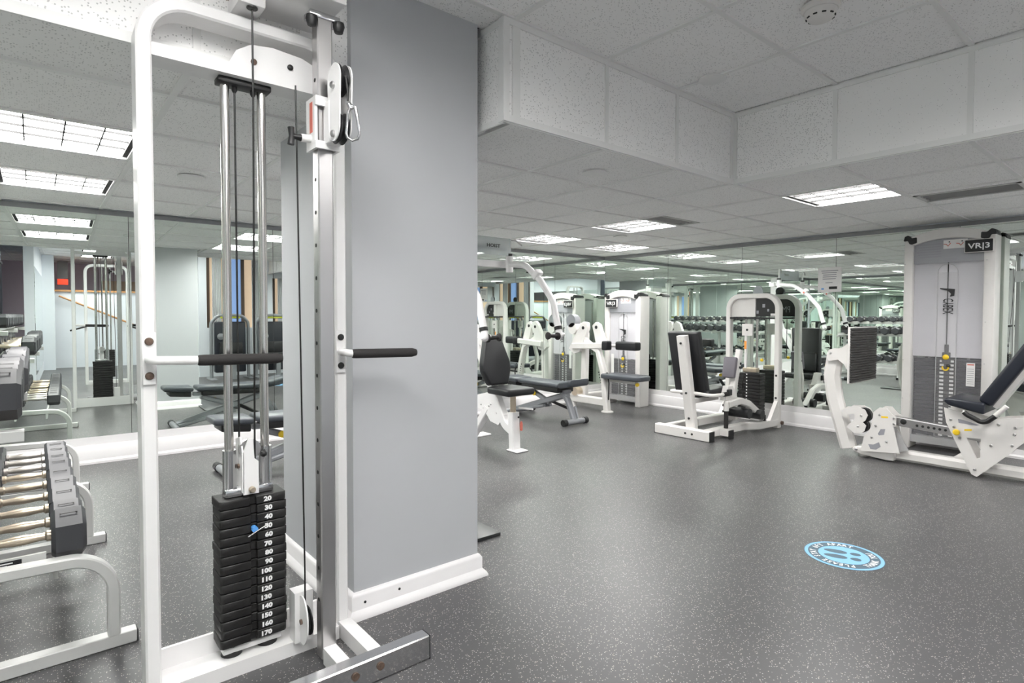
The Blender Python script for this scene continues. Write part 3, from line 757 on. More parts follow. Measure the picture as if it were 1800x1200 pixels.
B().tube([(.779, py_-.045, 1.955), (.782, py_-.052, 1.90), (.783, py_-.05, 1.865)], .0035, 8).build('cable_end', 'black_cable', sl)
cz = 1.805; cy_ = py_-.062
B().tube([(.783, py_-.05, 1.872), (.787, py_-.055, 1.862), (.79, cy_, 1.850)], [.007, .009, .006], 10).build('cable_ferrule', 'chrome', sl)
loop = [(0, .052), (.010, .044), (.016, .02), (.024, -.03), (.018, -.046), (0, -.052), (-.016, -.044), (-.020, -.03), (-.014, .03), (-.008, .046), (0, .052)]
loop = [V(.792+a*.8, cy_-a*.5, cz+b*1.05) for a, b in loop]
cr = B().tube(loop, .0046, 10).build('carabiner', 'chrome', sl)
B().cyl(loop[2], loop[1]+V(0, 0, .006), .0062, 10).build('carabiner_gate', 'brushed_steel', cr)

# ------------------------------------------------------------------ dumbbell rack
rk = thing('dumbbell_rack', 'long silver three-tier dumbbell rack along the left wall', 'dumbbell rack', (-.15, 3.7, 0))
FR = (2.50, 3.70, 4.88)
for y in FR:
    m = B(); m.sweep(fillet([(.205, y, .046), (.205, y, .335), (-.42, y, .352)], .13, 9), rect(.038, .05, .005), (0, 1, 0)); fr = m.build('end_frame', 'rack_paint', rk)
    B().rbox((-.105, y, .0235), (.756, .05, .045), .003, 1).build('foot_bar', 'rack_paint', fr)
    B().rbox((.275, y, .0235), (.004, .048, .043), .001, 1).build('foot_cap', 'black_plastic', fr)
    B().sweep([(-.40, y, .046), (-.44, y, 1.20)], rect(.05, .05, .005), (0, 1, 0)).build('rear_upright', 'rack_paint', fr)
    for z, xa, xb in ((.80, -.41, -.03), (1.04, -.43, -.20)): B().bar((xa, y, z), (xb, y, z-.005), .045, .04, (0, 0, 1), .004).build('tier_arm', 'rack_paint', fr)
TIERS = ((.272, -.235, .115, .42), (.800, -.385, -.055, .888), (1.04, -.55, -.22, 1.128))
for zt, xa, xb, zc in TIERS:
    for x in (xa+.07, xb-.07):
        B().bar((x, FR[0]+.028, zt+.032), (x, FR[2]+.03, zt+.032), .012, .05, (0, 0, 1)).build('tier_rail', 'rack_paint', rk)
pb = B().bar((-.30, 2.56, .352), (.02, 2.56, .352), .012, .040, (0, 0, 1)).build('name_bar', 'rack_paint', rk)
lbp = B().box((-.27, 2.551, .336), (-.045, 2.5535, .366)).build('maker_plate', 'ink_black', pb)
m = B()
for z, a, b in ((.357, -.12, -.06), (.349, -.12, -.075), (.341, -.12, -.052)): m.box((-.26, 2.5505, z), (b-.008, 2.551, z+.004))
m = m.build('plate_print', 'print_white', pb); m['kind'] = 'stuff'

# hex dumbbells, each a thing of its own
def hexhead(m, c, r, L, flat=True):
    """hex prism along X with chamfered ends, a flat facing up"""
    c = V(c); vs = []; fs = []
    for x, s in ((-L/2, .82), (-L/2+.012, 1), (L/2-.012, 1), (L/2, .82)):
        for k in range(6):
            a = PI/6+PI/3*k; vs.append(c+V(x, r*s*math.sin(a+PI/6), r*s*math.cos(a+PI/6)))
    for q in range(3):
        for k in range(6): fs.append((q*6+k, q*6+(k+1) % 6, (q+1)*6+(k+1) % 6, (q+1)*6+k))
    fs.append(tuple(range(6))); fs.append(tuple(18+k for k in range(6)))
    return m.add(vs, fs)
proto = {}
def dumbbell(loc, r, L, gap, hmat, label, group):
    key = (round(r, 4), round(L, 4), hmat)
    if key not in proto:
        t = thing('dumbbell', label, 'dumbbell', (0, 0, 0), group)
        for s in (1, -1):
            hd = hexhead(B(), (s*(gap/2+L/2), 0, 0), r, L).build('head', 'hex_rubber', t)
            zt = r*math.cos(PI/6)
            fr_ = B(); a, b = L*.25, r*.36; x0 = s*(gap/2+L/2)
            for q in ((-a, -b, a, -b+.0025), (-a, b-.0025, a, b), (-a, -b+.004, -a+.0025, b-.0025), (a-.004, -b+.004, a, b-.004)):
                fr_.box((x0+q[0], q[1], r*.866-.0006), (x0+q[2], q[3], r*.866+.0012))
            fr_.build('embossed_badge', 'rib_rubber', hd)
        g = gap/2
        B().lathe((-g-.003, 0, 0), (1, 0, 0), [(.019, 0), (.019, .014), (.0135, .02), (.0135, .034), (.0145, .045), (.0175, gap/2-.012), (.0175, gap/2+.012), (.0145, gap-.040), (.0135, gap-.030), (.0135, gap-.014), (.019, gap-.008), (.019, gap+.006)], 14).build('handle', hmat, t)
        proto[key] = t; o = t
    else:
        o = copy_tree(proto[key])
    o.location = loc; tag(o, label, 'dumbbell', group); return o
lowY = [2.625, 2.83, 3.03, 3.235, 3.49, 3.71, 3.91, 4.10, 4.28]
lowR = [.090, .078, .080, .080, .072, .074, .070, .070, .068]
for k, y in enumerate(lowY):
    r = lowR[k]; L = .10; gap = .165; zc = .329+r*.866+.012
    dumbbell((.135-L-gap/2, y, zc-.012), r, L, gap, 'gold_steel' if k < 6 else 'pale_steel', 'grey rubber hex dumbbell, %s from the camera on the lowest rack tier' % ORD[k], 'dumbbells on the lowest tier')
midY = [2.60, 2.83, 3.06, 3.27, 3.47, 3.66, 3.85, 4.03, 4.21, 4.39, 4.56, 4.72]
for k, y in enumerate(midY):
    r = .088 if k < 4 else .080; L = .11 if k < 4 else .10; gap = .14
    dumbbell((-.035-L-gap/2, y, .857+r*.866-.01), r, L, gap, 'gold_steel' if k % 3 else 'pale_steel', 'large grey hex dumbbell, %s from the camera on the middle rack tier' % ORD[k], 'dumbbells on the middle tier')
topY = [2.58+.195*k for k in range(12)]
for k, y in enumerate(topY):
    r = .062; L = .075; gap = .14
    dumbbell((-.205-L-gap/2, y, 1.097+r*.866-.01), r, L, gap, 'pale_steel', 'small hex dumbbell, %s from the camera on the top rack tier' % ORD[k], 'dumbbells on the top tier')

# ------------------------------------------------------------------ shared pieces for the weight machines
def arc_poly(c, r, a0, a1, n=10): return [(c[0]+r*math.cos(math.radians(a0+(a1-a0)*k/n)), c[1]+r*math.sin(math.radians(a0+(a1-a0)*k/n))) for k in range(n+1)]
def bolt(parent, p, d, r=.010, m='dark_bolt', h=.008):
    return B().lathe(p, d, [(r, 0), (r, h*.5), (r*.6, h), (.001, h)], 10).build('bolt', m, parent)
def plate_x(pix, X, th, holes=None):
    """flat steel plate standing in the plane X, outlined by places of the photograph"""
    poly = [at(x, y, 'X', X) for x, y in pix]
    return poly
def tower(root, Xf, Y0, Y1, zt, depth, badge_left, stack_top, npl, paint='cream_paint'):
    pw = .072; pr = .078
    for a, b in ((Y0, Y0+pr), (Y1-pw, Y1)):
        B().rbox((Xf+depth/2, (a+b)/2, zt/2), (depth, b-a, zt), .012, 2).build('tower_post', paint, root)
    # arched head
    n = 14; rise = .065
    top = [(Y0+.03+(Y1-Y0-.06)*k/n, zt+.0+rise*(1-(2*k/n-1)**2)+.01) for k in range(n+1)]
    bot = [(Y1-pw-(Y1-Y0-pw-pr)*k/n, zt-.055+rise*.7*(1-(2*k/n-1)**2)) for k in range(n+1)]
    B().pad([(Xf-.006, y, z) for y, z in top+bot], (depth*.8, 0, 0), .006, 1).build('tower_head', paint, root)
    for s, ya in ((1, Y0), (-1, Y1)):
        pts = [(ya+s*a, zt+b) for a, b in ((-.004, -.012), (.004, .030), (.030, .040), (.060, .012), (.098, .016), (.100, -.034), (.060, -.046), (.042, -.040), (.030, -.010))]
        B().pad([(Xf-.012, y, z) for y, z in pts], (depth*.9, 0, 0), .005, 1).build('corner_cap', 'black_plastic', root)
    a, b = Y0+pr, Y1-pw; ym = (a+b)/2
    # added pale panel imitating light through the open back; guide rods, stack
    B().box((Xf+.050, a, stack_top+.02), (Xf+.054, b, zt-.03)).build('painted_backlight', 'tower_backlight_tint', root)
    dz_ = (stack_top-.13)/npl
    for k in range(npl):
        z = .13+dz_*k
        B().rbox((Xf+.115, ym, z+dz_/2), (.10, (b-a)*.97, dz_-.003), .004, 1).build('weight_plate', 'stack_iron', root)
    for s in (-1, 1): B().cyl((Xf+.115, ym+s*(b-a)*.28, .12), (Xf+.115, ym+s*(b-a)*.28, zt-.06), .011, 12).build('guide_rod', 'steel_rod', root)
    # smoked front shroud in two leaves with a slot between
    sw = .072
    top_z = zt-.035
    for ya, yb in ((a, ym-sw), (ym+sw, b)):
        B().box((Xf+.030, ya+.001, .12), (Xf+.034, yb, top_z)).build('shroud_leaf', 'smoke_panel', root)
    slot = [(ym-sw, .12), (ym-sw, zt-.305)]+[(ym-sw*math.cos(math.radians(t_)), zt-.305+sw*math.sin(math.radians(t_))) for t_ in range(15, 180, 15)]+[(ym+sw, zt-.305), (ym+sw, .12)]
    m = B(); m.tube([(Xf+.030, y, z) for y, z in slot], .0032, 8); m.build('slot_rim', 'silver_panel', root)
    hp = [(ym-sw, zt-.305)]+[(ym-sw*math.cos(math.radians(t_)), zt-.305+sw*math.sin(math.radians(t_))) for t_ in range(15, 180, 15)]+[(ym+sw, zt-.305), (ym+sw, top_z), (ym-sw, top_z)]
    B().ext([(Xf+.030, y, z) for y, z in hp], (.004, 0, 0)).build('shroud_bridge', 'smoke_panel', root)
    B().box((Xf+.031, ym-sw, .125), (Xf+.033, ym+sw, zt-.305)).build('slot_window', 'clear_panel', root)
    B().box((Xf+.02, a, .06), (Xf+.04, b, .125)).build('kick_panel', 'silver_panel', root)
    # white number tabs either side of the pin column
    m = B()
    for k in range(npl):
        z = .13+dz_*k+dz_*.25
        for s in (-1, 1): m.box((Xf+.0632, ym+s*.036-.015, z), (Xf+.0645, ym+s*.036+.015, z+dz_*.52))
    o_ = m.build('number_tabs', 'print_white', root); o_['kind'] = 'stuff'
    B().cyl((Xf+.043, ym, stack_top+.02), (Xf+.043, ym, zt-.05), .0045, 8).build('cable', 'black_cable', root)
    hb = B().rbox((Xf+.05, ym, stack_top+.012), (.03, .060, .10), .006, 2).build('pin_block', 'black_plastic', root)
    B().cyl((Xf+.05, ym, stack_top+.06), (Xf+.05, ym, stack_top+.13), .016, 14).build('cable_sleeve', 'black_plastic', hb)
    B().lathe((Xf+.035, ym, stack_top+.020), (-1, 0, 0), [(.023, 0), (.023, .006), (.016, .012), (.001, .013)], 18).build('yellow_button', 'yellow', hb)
    arc = [(Xf+.026, ym+.022*math.cos(math.radians(t_)), stack_top-.072+.022*math.sin(math.radians(t_))) for t_ in range(150, 400, 20)]
    pn = B().tube(arc, .0065, 8).build('selector_pin', 'yellow', root)
    B().sph((Xf+.032, ym-.02, stack_top-.055), .016).build('pin_knob', 'black_plastic', pn)
    # placard with instructions
    pz0, pz1 = zt-.222, zt-.030
    n = 10
    ptop = [(b-(b-a)*k/n, pz1+.045*(1-(2*k/n-1)**2)) for k in range(n+1)]
    pl = B().ext([(Xf+.026, y, z) for y, z in [(a, pz0), (b, pz0)]+ptop], (.003, 0, 0)).build('instruction_placard', 'placard_grey', root)
    m = B()
    for k in range(6): m.box((Xf+.0252, ym+.050, pz1-.030-.022*k), (Xf+.0258, b-.02-.01*(k % 3), pz1-.020-.022*k))
    for k in range(3): m.box((Xf+.0252, ym-.06, pz0+.006+.011*k), (Xf+.0258, ym+.03, pz0+.010+.011*k))
    m.build('printed_lines', 'print_grey', pl)
    B().box((Xf+.0245, ym-.135, pz1-.072), (Xf+.0255, ym+.035, pz1+.004)).build('picture_card', 'label_white', pl)
    for k, yy in enumerate((ym+.005, ym-.085)):
        m = B()
        m.tube([(Xf+.024, yy+.028, pz1-.03), (Xf+.024, yy+.008, pz1-.034), (Xf+.024, yy-.004, pz1-.05), (Xf+.024, yy-.022, pz1-.024)], .0035, 6); m.build('red_figure', 'red_print', pl)
        B().sph((Xf+.024, yy-.012, pz1-.014), .0055, 8, 6).build('figure_head', 'ink_black', pl)
    bw, bh = .185, .100
    by = (b-.065) if badge_left else (a+.030)
    bz = zt-.098
    bd = B().rbox((Xf-.012, by, bz), (.022, bw+.012, bh+.012), .008, 2).build('badge', 'cream_paint', root)
    B().rbox((Xf-.022, by, bz), (.012, bw, bh), .005, 2).build('badge_face', 'black_plastic', bd)
    text(B(), 'VR|3', .062, (Xf-.0287, by, bz-.022), (0, -1, 0), (0, 0, 1), .0, .0012, True, 1.22).build('lettering', 'print_white', bd)
    # swoosh emblem and upright maker lettering
    lz = zt-.53
    m = B(); q = []
    for k in range(9): a_ = math.radians(90-100*k/8); q.append((ym+.032-.062*math.sin(math.radians(90)*k/8), lz+.048-.004*k))
    sw_ = [(ym+.054, lz+.088), (ym+.050, lz+.078), (ym-.005, lz+.062), (ym-.028, lz+.036), (ym-.020, lz+.010), (ym-.052, lz+.016), (ym-.056, lz+.076)]
    B().ext([(Xf+.0235, y, z) for y, z in sw_], (.001, 0, 0)).build('emblem', 'ink_black', root)
    text(B(), 'CYBEX', .105, (Xf+.0245, ym-.045, lz-.004), (0, 0, -1), (0, 1, 0), .0, .001, False, .42).build('lettering', 'ink_black', root)
    # screws down both posts
    for y in (Y0+pr*.72, Y1-pw*.15):
        for z in (.45, .80, 1.15, zt-.22): B().lathe((Xf, y, z), (-1, 0, 0), [(.005, 0), (.005, .003), (.001, .004)], 8).build('screw', 'brushed_steel', root)
    return ym

# ------------------------------------------------------------------ leg press (right)
lp = thing('leg_press', 'white leg press with ribbed foot plate and tall VR|3 weight tower', 'leg press', (5.8, 1.4, 0))
tower(lp, 6.115, 1.128, 1.780, 1.888, .20, False, .82, 20)
# caution strip on the shroud
cs = B().box((6.1415, 1.250, .60), (6.1425, 1.310, .80)).build('caution_label', 'label_white', lp)
B().box((6.1405, 1.257, .780), (6.1414, 1.303, .790)).build('red_heading', 'red_print', cs)
m = B()
for k in range(8): m.box((6.1408, 1.257, .62+.018*k), (6.1414, 1.303, .624+.018*k))
o = m.build('printed_lines', 'placard_grey', cs); o['kind'] = 'stuff'
XB = 5.46
# long base tube and nose
B().sweep([(XB+.02, 1.86, .060), (XB+.02, .2, .060)], rect(.11, .085, .02), (0, 0, 1)).build('base_tube', 'cream_paint', lp)
nose = [(1.92, .065), (1.90, .088), (1.72, .108), (1.60, .108), (1.605, .018), (1.66, .014), (1.84, .028), (1.90, .045)]
B().pad([(XB-.085, y, z) for y, z in nose], (.20, 0, 0), .008, 2).build('base_nose', 'cream_paint', lp)
B().lathe((XB+.01, 1.86, .018), (0, 0, -1), [(.035, 0), (.038, .010), (.038, .018)], 16).build('foot_pad', 'cream_paint', lp)
bolt(lp, (XB-.085, 1.885, .066), (-1, 0, 0), .012, 'brushed_steel')
B().box((XB+.07, 1.20, .02), (6.115, 1.26, .085)).build('cross_beam', 'cream_paint', lp)
B().box((XB+.07, .30, .02), (6.2, .36, .085)).build('cross_beam', 'cream_paint', lp)
# lever with foot plate
XLv = 5.44
m = B(); lv = [at(1492, 786, 'X', XLv), at(1468, 700, 'X', XLv), at(1463, 660, 'X', XLv), at(1469, 622, 'X', XLv)]
m.sweep(fillet(lv, .18, 8), rect(.13, .095, .03), (1, 0, 0)); m.build('lever_arm', 'cream_paint', lp)
br = [(1453, 628), (1456, 615), (1466, 612), (1478, 612), (1497, 599), (1497, 662), (1483, 640), (1473, 632), (1457, 634)]
for X in (XLv-.075, XLv+.07): B().ext([at(x, y, 'X', XLv-.075)+V(X-XLv+.075, 0, 0) for x, y in br], (.010, 0, 0)).build('plate_bracket', 'cream_paint', lp)
p_ = at(1460, 620, 'X', XLv-.075); bolt(lp, p_, (-1, 0, 0), .011, 'brushed_steel')
PYp = at(1497, 600, 'X', XLv-.075).y
fpz0, fpz1 = .625, 1.105
fpx0, fpx1 = XLv-.16, XLv+.44
fp = B().rbox(((fpx0+fpx1)/2, PYp-.008, (fpz0+fpz1)/2), (fpx1-fpx0, .018, fpz1-fpz0), .004, 1).build('foot_plate', 'cream_paint', lp)
nr = 22
for k in range(nr):
    z = fpz0+.008+(fpz1-fpz0-.016)*(k+.5)/nr
    B().rbox(((fpx0+fpx1)/2, PYp-.022, z), (fpx1-fpx0-.012, .012, (fpz1-fpz0-.016)/nr-.002), .004, 2).build('tread_rib', 'rib_rubber', fp)
# cam plates
camA = [(1533, 742), (1535, 724), (1546, 716), (1558, 717), (1569, 729), (1575, 733), (1575, 747), (1570, 750), (1581, 797), (1513, 792), (1518, 768), (1528, 757)]
camB = [(1478, 722), (1490, 714), (1508, 715), (1520, 720), (1525, 730), (1521, 739), (1516, 742), (1522, 748), (1519, 758), (1510, 762), (1500, 760), (1488, 750), (1493, 744), (1503, 737), (1502, 727), (1488, 727)]
XC = XLv-.09
B().ext([at(x, y, 'X', XC) for x, y in camA], (.010, 0, 0)).build('cam_plate', 'cream_paint', lp)
B().ext([at(x, y, 'X', XC)+V(.13, 0, 0) for x, y in camA], (.010, 0, 0)).build('cam_plate', 'cream_paint', lp)
B().ext([at(x, y, 'X', XC) for x, y in camB], (.010, 0, 0)).build('lever_cam', 'cream_paint', lp)
B().ext([at(x, y, 'X', XC)+V(.13, 0, 0) for x, y in camB], (.010, 0, 0)).build('lever_cam', 'cream_paint', lp)
for x, y in ((1546, 729), (1539, 748), (1532, 768), (1558, 776), (1571, 735), (1571, 745), (1514, 730), (1508, 749)): bolt(lp, at(x, y, 'X', XC), (-1, 0, 0), .009, 'brushed_steel')
for poly in ([(1543, 762), (1548, 754), (1556, 754), (1554, 764), (1545, 765)], [(1526, 780), (1535, 781), (1545, 777), (1548, 785), (1540, 790), (1530, 789)]):
    B().ext([at(x, y, 'X', XC-.0008) for x, y in poly], (.0008, 0, 0)).build('cutout', 'print_grey', lp)
B().ext([at(x, y, 'X', XC-.001) for x, y in ((1549, 731), (1561, 732), (1561, 735), (1549, 734))], (.001, 0, 0)).build('warning_label', 'yellow', lp)
for x, y, r_ in ((1515, 730, .062), (1512, 749, .055)):
    c_ = at(x, y, 'X', XC)+V(.03, 0, 0); B().lathe(c_, (1, 0, 0), [(r_, 0), (r_, .01), (r_*.9, .02), (r_, .03), (r_, .04)], 22).build('cam_pulley', 'black_plastic', lp)
B().ext([at(x, y, 'X', XC+.05) for x, y in ((1568, 748), (1576, 752), (1590, 780), (1597, 792), (1581, 794))], (.012, 0, 0)).build('cable_guard', 'silver_panel', lp)
# slide rail with holes
ra, rb_ = at(1572, 738, 'X', XLv-.02), at(1668, 754, 'X', XLv-.02)
m = B(); m.sweep([ra, V(ra.x, .35, ra.z-.10)], rect(.07, .070, .006), (0, 0, 1)); rail = m.build('seat_rail', 'brushed_steel', lp)
for k in range(6):
    p = at(1612+10*k, 748+1.6*k, 'X', XLv-.056); B().cyl(p, p-V(.0012, 0, 0), .010, 10).build('rail_hole', 'vent_dark', rail)
B().lathe(at(1588, 741, 'X', XLv-.056), (-1, 0, 0), [(.022, 0), (.022, .004), (.012, .010), (.001, .010)], 14).build('rail_bolt', 'dark_bolt', rail)
# seat carriage side plates
XQ = XLv-.085
vb = [(1659, 716), (1690, 725), (1735, 740), (1762, 736), (1800, 735), (1870, 720), (1870, 760), (1800, 778), (1772, 800), (1717, 838), (1707, 833), (1663, 742)]
hole = [(1699, 769), (1724, 771), (1723, 805), (1717, 806)]
def keyhole(outer, inner, io, ii): return outer[:io+1]+[inner[(ii+k) % len(inner)] for k in range(len(inner)+1)]+outer[io:]
kh = keyhole(vb, hole[::-1], 10, 0)
for dx in (0, .18): B().ext([at(x, y, 'X', XQ)+V(dx, 0, 0) for x, y in kh], (.012, 0, 0)).build('seat_bracket', 'cream_paint', lp)
for x, y in ((1671, 737), (1677, 750), (1687, 769), (1755, 746), (1785, 752), (1783, 764), (1779, 783), (1742, 783), (1713, 825)): bolt(lp, at(x, y, 'X', XQ), (-1, 0, 0), .010, 'brushed_steel')
B().lathe(at(1682, 759, 'X', XQ), (-1, 0, 0), [(.013, 0), (.021, .008), (.023, .020), (.016, .027), (.001, .028)], 18).build('adjust_knob', 'yellow', lp)
B().ext([at(x, y, 'X', XQ-.001) for x, y in ((1695, 754), (1708, 754), (1708, 757), (1695, 757))], (.001, 0, 0)).build('warning_label', 'yellow', lp)
B().ext([at(x, y, 'X', XQ-.0008) for x, y in ((1684, 736), (1690, 737), (1722, 747), (1716, 748), (1685, 743))], (.0008, 0, 0)).build('cutout', 'print_grey', lp)
# cushions
sa, sb = at(1657, 703, 'X', XQ-.06), at(1730, 722, 'X', XQ-.06)
seat = [(sa.y, sa.z), (sa.y-.02, sa.z+.022), (sb.y, sb.z+.055), (sb.y, sb.z-.03), (sa.y-.03, sa.z-.035)]
B().pad([(XQ-.06, y, z) for y, z in seat], (.42, 0, 0), .018, 3).build('seat', 'navy_vinyl', lp)
ba, bb = at(1728, 700, 'X', XQ-.02), at(1800, 612, 'X', XQ-.02)
dv = (bb-ba).normalized(); nv = V(0, dv.z, -dv.y)
b0, b1 = ba-dv*.03, ba+dv*.78
B().pad([b0+nv*.02, b1+nv*.02, b1-nv*.07, b0-nv*.07], (.38, 0, 0), .02, 3).build('backrest', 'navy_vinyl', lp)
B().bar(b0-nv*.085+V(.14, 0, 0), b1-nv*.085+V(.14, 0, 0), .16, .03, nv).build('backrest_plate', 'cream_paint', lp)
m = B(); XH = XQ-.075
h_ = [at(x, y, 'X', XH) for x, y in ((1694, 724), (1700, 729), (1725, 742), (1735, 741), (1750, 731))]
hg = B().tube(fillet(h_, .04, 4), .0175, 12).build('side_grip', 'black_plastic', lp)
B().tube([at(1749, 731, 'X', XH), at(1770, 714, 'X', XH)], .016, 12).build('grip_tube', 'cream_paint', hg)
B().tube([at(1692, 724, 'X', XH), at(1696, 725, 'X', XH), at(1696, 727, 'X', XQ)], .014, 12).build('grip_stub', 'cream_paint', hg)

# ------------------------------------------------------------------ second VR3 machine by the corner
vr = thing('curl_machine', 'white seated machine with roller pads and short VR|3 tower in the mirrored corner', 'weight machine', (5.75, 4.9, 0))
tower(vr, 6.065, 4.705, 5.315, 1.465, .20, True, .60, 14)
XV = 5.47
B().lathe((XV, 4.735, 0), (0, 0, 1), [(.075, 0), (.075, .012), (.055, .02)], 20).build('foot_pad', 'cream_paint', vr)
B().sweep([(XV, 4.74, .02), (XV, 4.80, .50), (XV, 4.885, .76), (XV, 5.00, .82)], rect(.075, .085, .015), (1, 0, 0)).build('main_post', 'cream_paint', vr)
B().sweep([(XV, 4.76, .12), (XV, 5.33, .12)], rect(.075, .10, .012), (0, 0, 1)).build('base_beam', 'cream_paint', vr)
B().sweep([(XV-.02, 5.33, .12), (6.10, 5.33, .12)], rect(.075, .08, .012), (0, 0, 1)).build('base_beam', 'cream_paint', vr)
B().lathe((XV, 5.33, 0), (0, 0, 1), [(.06, 0), (.06, .012), (.04, .08)], 16).build('foot_pad', 'cream_paint', vr)
B().ext([(XV-.045, y, z) for y, z in ((5.42, .16), (5.36, .27), (5.30, .22), (5.24, .25), (5.20, .16))], (.09, 0, 0)).build('pulley_guard', 'cream_paint', vr)
B().sweep([(XV+.10, 5.22, .1), (XV+.10, 5.20, .98)], rect(.08, .085, .012), (0, 1, 0)).build('rear_post', 'cream_paint', vr)
B().lathe((XV-.05, 5.255, .21), (1, 0, 0), [(.055, 0), (.058, .05), (.055, .10)], 18).build('yellow_ring', 'gold_steel', vr)
# seat with adjuster
B().pad([(XV-.10, 4.77, .425), (XV+.20, 4.77, .425), (XV+.20, 4.25, .425), (XV+.14, 4.19, .425), (XV-.04, 4.19, .425), (XV-.10, 4.25, .425)], (0, 0, .06), .02, 3).build('seat', 'charcoal_vinyl', vr)
B().bar((XV+.04, 4.78, .40), (XV+.04, 4.32, .40), .06, .04).build('seat_arm', 'cream_paint', vr)
B().lathe((XV+.02, 4.28, .385), (-1, -.4, 0), [(.018, 0), (.022, .02), (.022, .045), (.001, .05)], 14).build('adjust_knob', 'yellow', vr)
sl_ = B()
for k in range(7): sl_.cyl((XV-.0385, 4.79+.012*k*.8, .30+.032*k), (XV-.0375, 4.79+.012*k*.8, .30+.032*k), .009, 8)
o = sl_.build('index_holes', 'vent_dark', vr); o['kind'] = 'stuff'
B().tube([(XV-.02, 4.70, .16), (XV-.03, 4.685, .37), (XV-.03, 4.72, .50)], .008, 8, .03).build('release_bar', 'black_plastic', vr)
# arm bar, pads and levers
ab0, ab1 = at(1008, 608, 'X', XV-.03), at(1064, 607, 'X', XV-.03)
B().bar(ab0, ab1, .05, .075, (0, 0, 1), .008).build('arm_bar', 'cream_paint', vr)
B().rbox(ab1+V(0, -.02, .0), (.11, .085, .115), .018, 3).build('roller_pad', 'black_vinyl', vr)
q0, q1 = at(1086, 608, 'X', XV+.10), at(1122, 608, 'X', XV+.10)
B().rbox((q0+q1)/2, (.12, (q0-q1).length, .105), .022, 3).build('roller_pad', 'black_vinyl', vr)
B().cyl(ab1+V(.02, -.02, 0), q0+V(0, .02, .0), .018, 10).build('pad_axle', 'cream_paint', vr)
lv1 = [(1000, 612), (1020, 570), (1025, 565), (1032, 567), (1033, 577), (1018, 618), (1008, 621)]
B().ext([at(x, y, 'X', XV-.02) for x, y in lv1], (.05, 0, 0)).build('lever', 'cream_paint', vr)
lv2 = [(1041, 572), (1047, 566), (1053, 570), (1062, 600), (1058, 607), (1048, 606)]
B().ext([at(x, y, 'X', XV+.02) for x, y in lv2], (.05, 0, 0)).build('lever', 'cream_paint', vr)
lv3 = [(1020, 594), (1026, 592), (1040, 603), (1040, 612), (1034, 610)]
B().ext([at(x, y, 'X', XV-.01) for x, y in lv3], (.04, 0, 0)).build('lever', 'cream_paint', vr)
for x, y, X in ((1025, 576, XV-.02), (1048, 575, XV+.02)): bolt(vr, at(x, y, 'X', X), (-1, 0, 0), .022, 'dark_bolt')
c_ = at(1006, 577, 'X', XV+.05)
B().cyl(c_, c_+V(.16, 0, 0), .075, 20).build('pivot_drum', 'cream_paint', vr)
B().lathe(c_+V(.0, .03, .10), (1, 0, 0), [(.085, 0), (.085, .10), (.07, .12)], 20).build('counterweight', 'grey_paint', vr)
B().box((6.0895, 5.16, .42), (6.0905, 5.21, .68)).build('caution_label', 'label_white', vr)

# ------------------------------------------------------------------ seated leg machine in the middle
ab = thing('leg_machine', 'white seated leg machine with tall black backrest facing the right mirror', 'weight machine', (5.5, 3.25, 0))
rb0 = B().sweep([(4.93, 3.595, .050), (4.93, 2.975, .050)], rect(.085, .095, .006), (0, 0, 1)).build('rear_foot', 'cream_paint', ab)
for y in (3.597, 2.973): B().rbox((4.93, y, .05), (.088, .008, .098), .003, 1).build('end_cap', 'black_plastic', rb0)
for y in (3.235, 3.16): bolt(rb0, (4.887, y, .052), (-1, 0, 0), .011)
B().sweep([(5.00, 3.232, .07), (4.955, 3.25, .46), (4.885, 3.278, 1.005)], rect(.10, .075, .01), (1, 0, 0)).build('back_post', 'cream_paint', ab)
for z, x, y in ((.93, 4.860, 3.285), (.44, 4.922, 3.26), (.19, 4.952, 3.245)): bolt(ab, (x-.005, y-.01, z), (-1, -.2, 0), .012)
# backrest cushion leaning back
bp0, bp1 = V(5.06, 3.295, .42), V(4.955, 3.335, 1.035)
d_ = (bp1-bp0).normalized(); yv = V(0, 1, 0); nx = yv.cross(d_).normalized()
hw_ = .178
bk = B().pad([bp0-yv*hw_-nx*.0, bp0+yv*hw_-nx*.0, bp1+yv*(hw_-.005), bp1-yv*(hw_-.005)], nx*.085, .018, 3).build('backrest', 'black_vinyl', ab)
B().pad([bp0+d_*.05-yv*.15+nx*.07, bp0+d_*.05+yv*.15+nx*.07, bp0+d_*.30+yv*.15+nx*.07, bp0+d_*.30-yv*.15+nx*.07], nx*.055, .025, 3).build('lumbar_roll', 'black_vinyl', bk)
B().pad([(5.06, 3.09, .395), (5.06, 3.43, .395), (5.42, 3.43, .415), (5.42, 3.09, .415)], (0, 0, .07), .02, 3).build('seat', 'black_vinyl', ab)
B().bar((5.0, 3.26, .36), (5.44, 3.26, .36), .10, .05).build('seat_beam', 'cream_paint', ab)
for s in (-1, 1):
    y = 3.26+s*.24
    hd = B().tube([(4.98, 3.26+s*.04, .44), (5.0, y, .43), (5.20, y, .425)], .017, 12, .06).build('side_handle', 'cream_paint', ab)
    B().lathe((5.20, y, .425), (1, 0, 0), [(.019, 0), (.021, .006), (.021, .12), (.001, .125)], 14).build('grip', 'foam_grip', hd)
